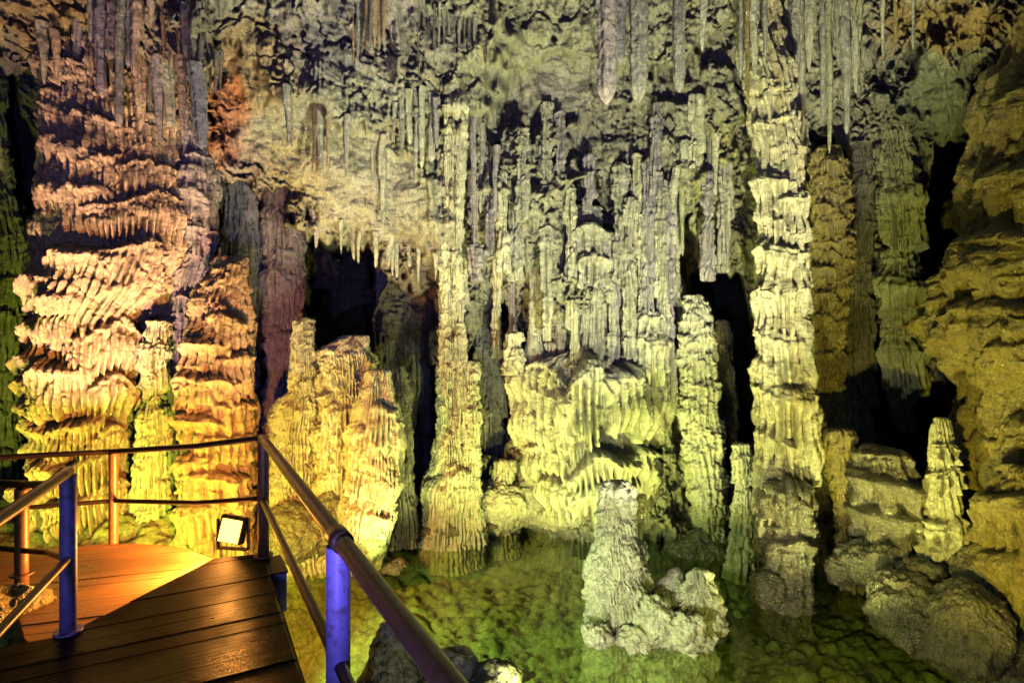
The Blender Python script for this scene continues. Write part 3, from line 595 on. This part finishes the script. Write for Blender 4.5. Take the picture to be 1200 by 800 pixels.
for i,(px,py,D,r) in enumerate([(803,738,5.5,(.20,.16,.17)),(768,728,5.62,(.17,.18,.24)),(700,744,5.62,(.15,.14,.10)),(745,748,5.55,(.18,.14,.10)),(722,572,5.9,(.13,.12,.07))]):
    x,y,z=W(px,py,D);blob('side_lobe',None,None,(x,y,z),r,M['pale'],600+i,amp=.4,n=90,parent=ps,fine=.02)
# ---- foreground stalagmites
flow('stalagmite','blunt cream stalagmite in front of the platform at the bottom of the photo','stalagmite',4.3,
 [(729,446,462),(745,438,470),(770,430,480),(800,420,490),(880,405,500)],M['pale'],44,lump=.10,lsc=4,med=.06,res=1.3,cap=1,fine=.012,vflute=0)
x,y,z=W(522,800,4.4);blob('boulder','cream boulder right of the foreground stalagmite','boulder',(x,y,z),(.26,.22,.24),M['pale'],45,amp=.3,n=90)
x,y,z=W(582,812,4.2);blob('boulder','sunken green boulder at the bottom of the photo','boulder',(x,y,z),(.17,.2,.22),M['bed'],46,amp=.3,n=90)
for i,(px,py,D,r) in enumerate([(365,700,5.0,.2),(372,745,4.6,.24),(350,770,4.3,.2),(640,640+140,5.4,.14),(740,790,5.2,.2),(600,735,6.0,.12),(480,760,5.0,.14)]):
    x,y,_=W(px,py,D);blob('boulder',['mossy stone lying under the clear water near the platform','mossy stone lying under the clear water near the platform','mossy stone lying under the clear water near the platform'][i%3],'boulder',(x,y,bedz(x,y)+.03),(r*1.2,r,r*.7),M['bed'],300+i,amp=.3,n=50,group='stones under the water')

# ---- stalactites
G='long stalactites hanging from the high ceiling'
for lab,px,pb,D,w,mt,wt in [
 ('thick pinkish grey stalactite with a blunt tip, leftmost of the long ceiling stalactites',711,123,6.1,19,'mauve',0),
 ('purple grey stalactite close behind the thick pinkish one',727,76,6.3,12,'violet',0),
 ('straight grey stalactite with a blunt tip, second long one from the left',749,121,6.2,18,'grey',0),
 ('thin stalactite with an orange stained side over the centre right',796,109,6.2,12,'grey',0),
 ('short pointed white stalactite right of the orange stained one',823,62,6.3,20,'pale',0)]:
    stalactite(lab,px,pb,D,w*1.3,length=3.4,mat=M[mt],seed=px,blunt=.8 if px not in(823,) else .15,rk=.3)
R=random.Random(9)
def cluster(label,group,spots,mats,wr=(7,14),blunt=(.15,.4),off=.12,lenf=1.0):
    for px,pt,pb in spots:
        D=wallD(px,pt-8)+.04-.25*off-R.random()*.06
        stalactite(label,px,pb,D,R.uniform(*wr),pyt=pt-14,mat=M[R.choice(mats)],seed=R.randint(0,9999),group=group,blunt=R.uniform(*blunt)*R.choice([.4,1,1.3]))
cluster('grey brown stalactite above the giant peach column','stalactites over the giant left column',
 [(106,-30,50),(118,-30,112),(129,-20,70),(140,-40,150),(150,-10,80),(158,0,90),(52,40,100),(66,50,92),(135,80,185),(165,75,150),(175,85,160),(188,80,170),(200,85,150),(214,80,160),(228,85,170),(236,90,175),(90,40,95),(152,85,165),(220,20,70),(176,-20,30)],['grey','peach','violet'],wr=(9,20),blunt=(.35,.6),off=.35)
cluster('small dark stalactite under the slanting ceiling lip at upper left','stalactites under the upper left lip',
 [(x,int(40+(x-190)*.55)+R.randint(-6,6),int(62+(x-190)*.6)+R.randint(0,22)) for x in range(192,260,6)],['dark','rust'],wr=(4,8))
cluster('brown stalactite in the row along the hanging ceiling lip','stalactites along the hanging lip',
 [(x+R.randint(-3,3),int(118+(x-320)*.5)+R.randint(-12,14),int(140+(x-320)*.5)+R.randint(0,62)) for x in range(322,470,5) if R.random()<.33],['dark','grey','rust','grey'],wr=(5,12))
cluster('dark stalactite in the small bunch at the top left of centre','bunch at the top left of centre',
 [(x,10+R.randint(-4,6),50+R.randint(0,28)) for x in range(414,452,5)],['rust','dark','grey'],wr=(5,9))
cluster('violet grey stalactite left of the slim column','stalactites left of the slim column',
 [(472,112,190),(480,120,170),(487,118,215),(494,116,198),(505,125,190),(512,130,175),(462,135,170),(556,150,290),(563,160,250),(570,165,270),(580,185,260)],['violet','pale','grey'],wr=(7,12),blunt=(.3,.5))
cluster('thin stalactite fringe on the wall above the centre','thin stalactites above the centre',
 [(x,30+R.randint(-14,10),48+R.randint(0,22)) for x in range(490,560,6)],['grey','dark'],wr=(3,6))
cluster('greenish stalactite on the wall left of the tall right column','greenish wall stalactites',
 [(806,180,240),(813,178,250),(822,170,235),(832,175,215),(800,190,300),(790,210,290),(838,172,230)],['pale','grey','sage'],wr=(7,12),blunt=(.3,.5),off=.2)
cluster('small stalactite above the alcove mouth','stalactites above the alcove',
 [(x,int(255+(x-350)*.35),int(268+(x-350)*.35)+R.randint(0,18)) for x in range(350,515,5) if R.random()<.45],['grey','violet'],wr=(5,10),off=.3)
for i,(px,pb,w) in enumerate([(922,60,22),(933,95,20),(948,85,14),(955,40,12),(965,142,15),(975,58,14),(982,75,12),(992,158,15),(1003,110,14),(1008,50,12),(1018,80,10),(940,180,12),(972,180,10),(985,20,12),(926,150,18)]):
    stalactite('greenish grey stalactite in the dense cluster right of the tall cream column',px,pb,7.0+R.random()*.5,w*1.15,length=3.0,mat=M[['sage','grey','pale'][i%3]],seed=400+i,group='dense cluster right of the tall column',blunt=.25)
for i,(px,pb,w) in enumerate([(868,95,8),(884,90,14),(876,128,7),(897,70,10),(1035,70,8),(1050,52,8),(1070,60,6),(1138,36,9),(1120,22,8)]):
    stalactite('short stalactite near the top right of the cave',px,pb,6.3+R.random()*.3,w,length=2.4,mat=M[['grey','pale','ochre'][i%3]],seed=500+i,group='short stalactites at the top right',blunt=.4)

# ---------------------------------------------------------------- platform
def wood(name,ang,dark):
    m=bpy.data.materials.new(name);nt=nodes(m);N=nt.nodes.new;Lk=nt.links.new
    out=N('ShaderNodeOutputMaterial');b=N('ShaderNodeBsdfPrincipled');Lk(b.outputs[0],out.inputs[0])
    g=N('ShaderNodeNewGeometry');mp=N('ShaderNodeMapping');mp.inputs['Rotation'].default_value=(0,0,ang);Lk(g.outputs['Position'],mp.inputs[0])
    m2=N('ShaderNodeMapping');m2.inputs['Scale'].default_value=(1.2,30,30);Lk(mp.outputs[0],m2.inputs[0])
    n1=N('ShaderNodeTexNoise');n1.inputs['Scale'].default_value=2;n1.inputs['Detail'].default_value=8;n1.inputs['Roughness'].default_value=.7;Lk(m2.outputs[0],n1.inputs[0])
    n2=N('ShaderNodeTexNoise');n2.inputs['Scale'].default_value=1.7;n2.inputs['Detail'].default_value=5;Lk(g.outputs['Position'],n2.inputs[0])
    r=N('ShaderNodeValToRGB');e=r.color_ramp.elements;e[0].position=.3;e[0].color=(*[c*dark for c in (.09,.045,.02)],1);e[1].position=.75;e[1].color=(*[c*dark for c in (.36,.17,.06)],1);Lk(n1.outputs[0],r.inputs[0])
    mx=N('ShaderNodeMix');mx.data_type='RGBA';mx.blend_type='MULTIPLY';mx.inputs[0].default_value=.7;Lk(r.outputs[0],mx.inputs[6])
    r2=N('ShaderNodeValToRGB');r2.color_ramp.elements[0].position=.35;r2.color_ramp.elements[0].color=(.35,.3,.28,1);r2.color_ramp.elements[1].position=.65;Lk(n2.outputs[0],r2.inputs[0]);Lk(r2.outputs[0],mx.inputs[7])
    Lk(mx.outputs[2],b.inputs['Base Color'])
    b.inputs['Specular IOR Level'].default_value=.06 if dark<.5 else .5
    rg=N('ShaderNodeMapRange');rg.inputs[1].default_value=.4;rg.inputs[2].default_value=.62;rg.inputs[3].default_value=.22;rg.inputs[4].default_value=.6;Lk(n2.outputs[0],rg.inputs[0]);Lk(rg.outputs[0],b.inputs['Roughness'])
    bp=N('ShaderNodeBump');bp.inputs['Strength'].default_value=.6;bp.inputs['Distance'].default_value=.008;Lk(n1.outputs[0],bp.inputs['Height']);Lk(bp.outputs[0],b.inputs['Normal'])
    return m
def clip_poly(poly,nx,ny,c): # keep nx*x+ny*y<=c
    out=[]
    for i in range(len(poly)):
        a=poly[i];b=poly[(i+1)%len(poly)];da=nx*a[0]+ny*a[1]-c;db=nx*b[0]+ny*b[1]-c
        if da<=0:out.append(a)
        if (da<0<db) or (db<0<da):
            t=da/(da-db);out.append((a[0]+t*(b[0]-a[0]),a[1]+t*(b[1]-a[1])))
    return out
def planks(name,poly,z,ang,w,th,mat,parent,seed):
    ux,uy=math.cos(ang),math.sin(ang);nx,ny=-uy,ux
    ds=[nx*p[0]+ny*p[1] for p in poly];d=min(ds);V=[];Fc=[];r=random.Random(seed)
    while d<max(ds):
        q=clip_poly(clip_poly(poly,nx,ny,d+w-.0025),-nx,-ny,-d)
        if len(q)>2:
            k=len(q);o=len(V);dz=r.uniform(-.004,.004)
            ccx=sum(p[0] for p in q)/k;ccy=sum(p[1] for p in q)/k
            V+= [(p[0],p[1],z-th) for p in q]+[(p[0],p[1],z-.006+dz) for p in q]+[(p[0]+(ccx-p[0])*.012,p[1]+(ccy-p[1])*.03,z+dz) for p in q]
            Fc.append([o+i for i in range(k)][::-1]);Fc.append([o+2*k+i for i in range(k)])
            for i in range(k):
                j=(i+1)%k;Fc.append([o+i,o+j,o+k+j,o+k+i]);Fc.append([o+k+i,o+k+j,o+2*k+j,o+2*k+i])
        d+=w
    return link(name,poly_mesh(name,[(x-parent.location[0],y-parent.location[1],zz-parent.location[2]) for x,y,zz in V],Fc),mat,parent)
def prism(name,poly,z0,z1,mat,parent):
    k=len(poly);L=parent.location
    V=[(p[0]-L[0],p[1]-L[1],z0-L[2]) for p in poly]+[(p[0]-L[0],p[1]-L[1],z1-L[2]) for p in poly]
    Fc=[list(range(k))[::-1],[k+i for i in range(k)]]+[[i,(i+1)%k,k+(i+1)%k,k+i] for i in range(k)]
    return link(name,poly_mesh(name,V,Fc),mat,parent)
def empty(name,loc,label,cat,group=None):
    o=bpy.data.objects.new(name,None);C.objects.link(o);o.location=loc;return tag(o,label,cat,group)
def strip(a,b,w): # thin quad polygon between two points
    dx,dy=b[0]-a[0],b[1]-a[1];l=math.hypot(dx,dy);nx,ny=-dy/l*w/2,dx/l*w/2
    return [(a[0]+nx,a[1]+ny),(a[0]-nx,a[1]-ny),(b[0]-nx,b[1]-ny),(b[0]+nx,b[1]+ny)]
dirA=math.atan2(-1.6,.886) # along the walkway
up=[(-1.88,4.30),(-2.20,4.20),(-2.44,3.10),(-2.70,2.96),(-1.30,-.2),(-1.30,-2.2),(1.72,-2.2),(.60,-.17)]
wu=wood('wet shade-dark boards',-(dirA+math.pi/2),.04);wl=wood('worn lit boards',-.30,1.25)  # shaded and lit copies of one wood; shade painted into the near boards
pf=empty('wooden_platform',(-1.2,1.5,1.4),'wet wooden platform with shade-darkened boards in the foreground','platform')
planks('deck_boards',up,1.40,dirA+math.pi/2,.145,.04,wu,pf,1)
for i in range(len(up)):
    a,b=up[i],up[(i+1)%len(up)]
    prism('edge_beam',strip((a[0]*.995,a[1]-.02),(b[0]*.995,b[1]-.02),.05),1.18,1.352,wu,pf)
lo=[(-2.19,4.16),(-2.18,4.32),(-2.40,4.58),(-2.62,4.74),(-2.81,4.86),(-3.1,4.93),(-3.48,4.93),(-4.05,4.78),(-5.4,4.5),(-6.6,4.1),(-6.4,3.1),(-5.0,3.7),(-4.0,3.95),(-3.38,3.85),(-2.88,3.36),(-2.46,3.10)]
pl=empty('wooden_platform',(-3.4,4.2,1.25),'lower wooden landing lit orange by the floodlight','platform')
planks('deck_boards',lo,1.25,.30,.14,.04,wl,pl,2)
prism('edge_beam',strip((-3.4,4.84),(-2.5,4.56),.05),1.05,1.205,wl,pl)
prism('edge_beam',strip((-4.0,3.9),(-3.4,3.88),.05),1.05,1.205,wl,pl)
# supports of the platforms
def metal(name,col,rough=.4,metallic=.2):
    m=bpy.data.materials.new(name);nt=nodes(m);N=nt.nodes.new;Lk=nt.links.new
    out=N('ShaderNodeOutputMaterial');b=N('ShaderNodeBsdfPrincipled');Lk(b.outputs[0],out.inputs[0])
    g=N('ShaderNodeNewGeometry');n=N('ShaderNodeTexNoise');n.inputs['Scale'].default_value=22;n.inputs['Detail'].default_value=7;n.inputs['Roughness'].default_value=.7;Lk(g.outputs['Position'],n.inputs[0])
    r=N('ShaderNodeValToRGB');r.color_ramp.elements[0].position=.36;r.color_ramp.elements[0].color=(col[0]*.45+.02,col[1]*.4+.01,col[2]*.35,1);r.color_ramp.elements[1].position=.5;r.color_ramp.elements[1].color=(*col,1);Lk(n.outputs[0],r.inputs[0]);Lk(r.outputs[0],b.inputs['Base Color'])
    rr=N('ShaderNodeMapRange');rr.inputs[3].default_value=rough+.2;rr.inputs[4].default_value=rough-.12;Lk(n.outputs[0],rr.inputs[0]);Lk(rr.outputs[0],b.inputs['Roughness'])
    b.inputs['Metallic'].default_value=metallic
    bp=N('ShaderNodeBump');bp.inputs['Strength'].default_value=.3;bp.inputs['Distance'].default_value=.003;Lk(n.outputs[0],bp.inputs['Height']);Lk(bp.outputs[0],b.inputs['Normal'])
    return m
M['post']=metal('blue painted steel',(.22,.19,.62),.38,.1);M['rail']=metal('brown worn steel',(.05,.03,.022),.3,.4);M['postbrown']=metal('brown painted steel',(.20,.10,.06),.4,.3)
def tube(name,pts,r,mat,parent,n=20,capr=True):
    """smooth tube through points, with rounded bends already in pts"""
    from mathutils import Vector
    P=[Vector(p)-parent.location for p in pts];V=[];Fc=[]
    for i,p in enumerate(P):
        d=(P[min(i+1,len(P)-1)]-P[max(i-1,0)]).normalized()
        u=d.cross(Vector((0,0,1)));u=u.normalized() if u.length>.05 else Vector((1,0,0));v=d.cross(u).normalized()
        for k in range(n):
            a=2*math.pi*k/n;V.append(p+u*math.cos(a)*r+v*math.sin(a)*r)
    for i in range(len(P)-1):
        for k in range(n):
            a=i*n+k;b=i*n+(k+1)%n;Fc.append((a,b,b+n,a+n))
    Fc.append(tuple(range(n))[::-1]);Fc.append(tuple((len(P)-1)*n+k for k in range(n)))
    me=poly_mesh(name,V,Fc,True)
    me.polygons[-1].use_smooth=False;me.polygons[-2].use_smooth=False
    return link(name,me,mat,parent)
def sub(pts,n=8):
    out=[]
    for a,b in zip(pts[:-1],pts[1:]):
        for i in range(n):
            t=i/n;out.append(tuple(a[k]+(b[k]-a[k])*t for k in range(3)))
    out.append(pts[-1]);return out
def post(x,y,z0,z1,parent,mat,r=.040):
    o=tube('post',[(x,y,z0),(x,y,z0+.3),(x,y,z1-.02),(x,y,z1-.006)],r,mat,parent,24)
    fl=tube('base_flange',[(x,y,max(z0,1.404)),(x,y,max(z0,1.404)+.012)],r*1.7,mat,parent,24) if z0>1.2 else None
    if fl: fl.parent=o;fl.location=[-o.location[i] for i in range(3)] if False else (0,0,0)
    return o
# right hand railing
ra=empty('handrail',(-.63,2.07,1.4),'dark steel handrail with a blue violet post running to the lower right','handrail')
d=(.60,-1.06)
A=(-1.85,4.22,2.285);B=(-.635,2.08,2.285);E=(1.05,-.9,2.285)
tube('top_rail',sub([A,B,E]),.031,M['rail'],ra)
tube('mid_rail',sub([(-1.85,4.22,1.83),(-.635,2.08,1.83),(1.05,-.9,1.83)]),.022,M['rail'],ra)
post(-1.85,4.235,1.36,2.30,ra,M['postbrown']).name='post'
post(-.635,2.08,1.20,2.262,ra,M['post'],.043)
post(.55,-.02,1.20,2.26,ra,M['post'])
tube('weld_collar',[(-.652,2.11,2.285),(-.60,2.02,2.285)],.040,M['rail'],ra)
# far railing on the lower landing
rb=empty('handrail',(-3.48,4.96,1.25),'thin brown steel handrail along the far edge of the lower landing','handrail')
tube('top_rail',sub([(-1.85,4.25,2.283),(-2.5,4.52,2.17),(-3.48,4.97,2.04),(-4.25,4.75,2.035),(-6.2,4.3,2.03)]),.024,M['rail'],rb)
tube('mid_rail',sub([(-1.87,4.25,1.83),(-2.5,4.52,1.72),(-3.48,4.97,1.61),(-4.25,4.75,1.60),(-6.2,4.3,1.60)]),.019,M['rail'],rb)
post(-3.48,4.97,.9,2.035,rb,M['postbrown'],.036)
# near left railing
rc=empty('handrail',(-2.44,3.12,1.4),'brown steel handrail with a dark blue corner post at the lower left','handrail')
tube('top_rail',sub([(-2.44,3.13,2.285),(-2.07,2.30,2.285),(-1.0,-.1,2.285),(-.8,-.6,2.285)]),.028,M['rail'],rc)
tube('mid_rail',sub([(-2.44,3.13,1.81),(-2.07,2.30,1.83),(-1.0,-.1,1.83)]),.021,M['rail'],rc)
post(-2.44,3.13,1.36,2.275,rc,M['post'])
post(-1.2,.35,1.36,2.27,rc,M['post'])
tube('top_rail',sub([(-2.45,3.14,2.28),(-2.60,3.30,2.25),(-2.95,3.62,2.09),(-3.36,3.90,2.02),(-3.9,4.02,2.02),(-6.3,3.3,2.01)]),.026,M['rail'],rc)
tube('mid_rail',sub([(-2.45,3.14,1.80),(-2.95,3.62,1.66),(-3.36,3.90,1.57),(-3.9,4.02,1.57),(-6.3,3.3,1.57)]),.019,M['rail'],rc)
post(-3.36,3.90,1.22,2.0,rc,M['postbrown'])
for i,(x,y,z) in enumerate([(-1.55,3.5,1.17),(-.75,1.9,1.17),(-2.3,3.0,1.17),(-1.1,.3,1.17),(-3.3,4.6,1.04),(-4.4,4.2,1.04),(.2,0,1.17)]):
    o=empty('support_leg',(x,y,bedz(x,y)-.1),'dark steel leg holding the platform up from below','support leg','legs under the platform')
    tube('leg',[(x,y,bedz(x,y)-.1),(x,y,z)],.045,M['rail'],o)
# metal box at the platform corner
bo=empty('junction_box',(-1.86,4.12,1.2),'small blue grey metal box fixed under the platform corner','metal box')
prism('housing',strip((-1.83,4.26),(-1.66,3.98),.16),1.10,1.37,M['post'],bo)
prism('lid',strip((-1.835,4.27),(-1.655,3.97),.18),1.371,1.385,M['rail'],bo)
# floodlight
fx,fy=-2.16,4.36
fl=empty('floodlight',(fx,fy,1.41),'small lit rectangular floodlight glowing white orange at the platform corner','floodlight')
def emis(name,col,s):
    m=bpy.data.materials.new(name);nt=nodes(m);e=nt.nodes.new('ShaderNodeEmission');o=nt.nodes.new('ShaderNodeOutputMaterial');e.inputs[0].default_value=(*col,1);e.inputs[1].default_value=s;nt.links.new(e.outputs[0],o.inputs[0]);return m
from mathutils import Matrix,Vector
def boxm(name,sx,sy,sz,mat,parent,loc,rot,bev=.006):
    import bmesh
    bm=bmesh.new();bmesh.ops.create_cube(bm,size=1);bmesh.ops.scale(bm,vec=(sx,sy,sz),verts=bm.verts)
    bmesh.ops.bevel(bm,geom=bm.edges[:],offset=bev,segments=2,affect='EDGES')
    me=bpy.data.meshes.new(name);bm.to_mesh(me);bm.free();o=link(name,me,mat,parent,loc);o.rotation_euler=rot;return o
rot=(math.radians(-12),math.radians(7),math.radians(-8))
hs=boxm('housing',.20,.075,.20,M['rail'],fl,(0,.045,.14),rot)
boxm('glass',.162,.012,.168,emis('lamp glass',(1,.52,.08),5),fl,(0,0,.14),rot,.003)
boxm('bracket',.012,.03,.24,M['rail'],fl,(.118,.05,.10),(0,0,rot[2]),.003)
boxm('bracket',.012,.03,.24,M['rail'],fl,(-.118,.05,.10),(0,0,rot[2]),.003)
boxm('foot',.25,.05,.012,M['rail'],fl,(0,.05,-.012),(0,0,rot[2]),.003)

# ---------------------------------------------------------------- lamps
def look(o,t):
    o.rotation_euler=(Vector(t)-o.location).to_track_quat('-Z','Y').to_euler()
def spot(name,loc,target,W_,col,ang=100,r=.06,blend=.6):
    l=bpy.data.lights.new(name,'SPOT');l.energy=W_;l.color=col;l.spot_size=math.radians(ang);l.spot_blend=blend;l.shadow_soft_size=r
    o=bpy.data.objects.new(name,l);C.objects.link(o);o.location=loc;look(o,target);return o
def point(name,loc,W_,col,r=.06):
    l=bpy.data.lights.new(name,'POINT');l.energy=W_;l.color=col;l.shadow_soft_size=r
    o=bpy.data.objects.new(name,l);C.objects.link(o);o.location=loc;return o
YG=(.86,1.0,.34);YW=(1.0,.96,.56);PE=(1.0,.66,.42);AM=(1.0,.72,.20);BL=(.35,.32,1.0);OR=(1.0,.36,.06);GR=(.45,1.0,.12)
spot('floodlight yellow green left',(-5.2,5.0,.55),(-5.0,7.4,1.5),420,(.93,1,.09),125)
spot('floodlight yellow green left near',(-3.2,5.15,.6),(-3.9,7.2,1.4),380,(.94,1,.06),120)
spot('floodlight peach',(-3.9,4.9,.75),(-5.2,7.0,5.3),1750,(1,.56,.36),56)
spot('floodlight warm upper left',(-1.9,4.6,.6),(-3.2,7.0,6.5),700,(1,.80,.45),75)
spot('floodlight yellow stalagmites',(-1.45,5.0,.35),(-2.3,7.6,1.2),150,(1,.90,.20),110)
spot('floodlight centre low',(1.3,6.5,.05),(1.4,9,3.6),410,(.95,1,.22),120)
spot('floodlight centre low left',(.1,6.4,.05),(.2,9,3.6),370,(.95,1,.22),115)
spot('floodlight centre',(.5,3.1,.3),(.3,9,4.4),330,(.93,.96,.30),80)
spot('floodlight slim column',(-1.5,6.3,.05),(-.9,8.6,3.6),300,(.92,1,.26),90)
spot('floodlight centre high',(1.7,2.9,.3),(.6,8,7.9),3700,(.97,.95,.60),78)
spot('floodlight stalagmite',(-.1,3.0,.4),(1.35,5.9,.9),430,(1,.97,.66),60)
spot('floodlight right column',(2.6,4.9,.04),(3.1,7.0,4.4),470,(.98,1,.26),110)
spot('floodlight right amber',(2.0,3.0,.5),(4.9,5.4,3.4),620,(1,.86,.10),84)
spot('pool light green',(-2.3,4.6,.8),(-.1,6.1,-.7),640,(.70,1,.30),92)
spot('added amber spot on pool bed',(1.6,3.0,.9),(2.0,5.0,-.6),160,(.8,.8,.08),80)  # added spot above the water, tinting the bed amber on this side
point('added violet tint behind rust column',(-3.95,7.9,2.6),5,(.35,.28,1))  # added unseen lamp to tint the wall violet here
spot('added fill on right rocks',(.9,3.3,.4),(4.4,5.6,.8),170,(1,.86,.26),70)  # added to brighten the right-hand boulders
spot('added fill on near stalagmite',(-.2,3.1,.3),(-.93,4.3,.7),14,(1,.95,.6),60)  # small spot put in to lift the dark foreground stalagmite
spot('added violet shadow fill',(-.3,-.6,2.0),(-.8,6.2,7.6),520,(.42,.34,1),90)  # added fill from behind the camera, turns ceiling shadows violet
point('added blue tint behind giant column',(-6.6,8.2,3.2),60,(.30,.32,1))  # unseen lamp put in for the bluish far left wall
spot('added fill on yellow ledges',(3.35,7.25,.7),(4.4,8.1,3.6),520,(.95,.92,.16),120)  # hidden spot added to brighten the ledge and curtain columns
spot('added violet spot for entrance daylight',(-.5,-1.6,2.6),(-.9,2.3,1.9),140,(.34,.30,1),42)  # added spot standing in for entrance daylight on the blue post
# the lit floodlight: light leaving its glass, plus an added spot
l=bpy.data.lights.new('floodlight glow','AREA');l.energy=22;l.color=OR;l.size=.15;l.spread=math.radians(170)
o=bpy.data.objects.new('floodlight glow',l);C.objects.link(o);o.location=(fx-.01,fy-.03,1.56);look(o,(fx-.5,fy-.6,1.45))
spot('added orange glow on rock',(fx-.1,fy+.22,1.5),(-3.2,6.8,1.4),650,OR,150)  # added behind the housing for orange glow on the column base
spot('floodlight spill on landing',(-2.30,4.40,1.37),(-3.6,4.25,1.30),260,(1,.42,.07),165)
# daylight from the cave mouth behind the camera
w=bpy.data.worlds.new('World');bpy.context.scene.world=w;w.use_nodes=True;nt=w.node_tree
sky=nt.nodes.new('ShaderNodeTexSky');sky.sky_type='NISHITA';sky.sun_disc=False;sky.sun_elevation=math.radians(35);sky.sun_rotation=math.radians(0)
nt.links.new(sky.outputs[0],nt.nodes['Background'].inputs[0]);nt.nodes['Background'].inputs[1].default_value=.10
# camera
cam=bpy.data.cameras.new('camera');co=bpy.data.objects.new('camera',cam);C.objects.link(co);co.location=(0,0,CZ);co.rotation_euler=(math.pi/2,0,0)
cam.lens=20.01;cam.sensor_width=36;cam.clip_end=200;cam.clip_start=.02
sc=bpy.context.scene;sc.camera=co
sc.view_settings.view_transform='Standard';sc.view_settings.look='None';sc.view_settings.exposure=.35;sc.view_settings.gamma=1
sc.render.engine='CYCLES';sc.cycles.max_bounces=5;sc.cycles.diffuse_bounces=0;sc.cycles.glossy_bounces=2;sc.cycles.transparent_max_bounces=6
sc.cycles.use_denoising=True
try: sc.cycles.sample_clamp_indirect=4
except Exception: pass
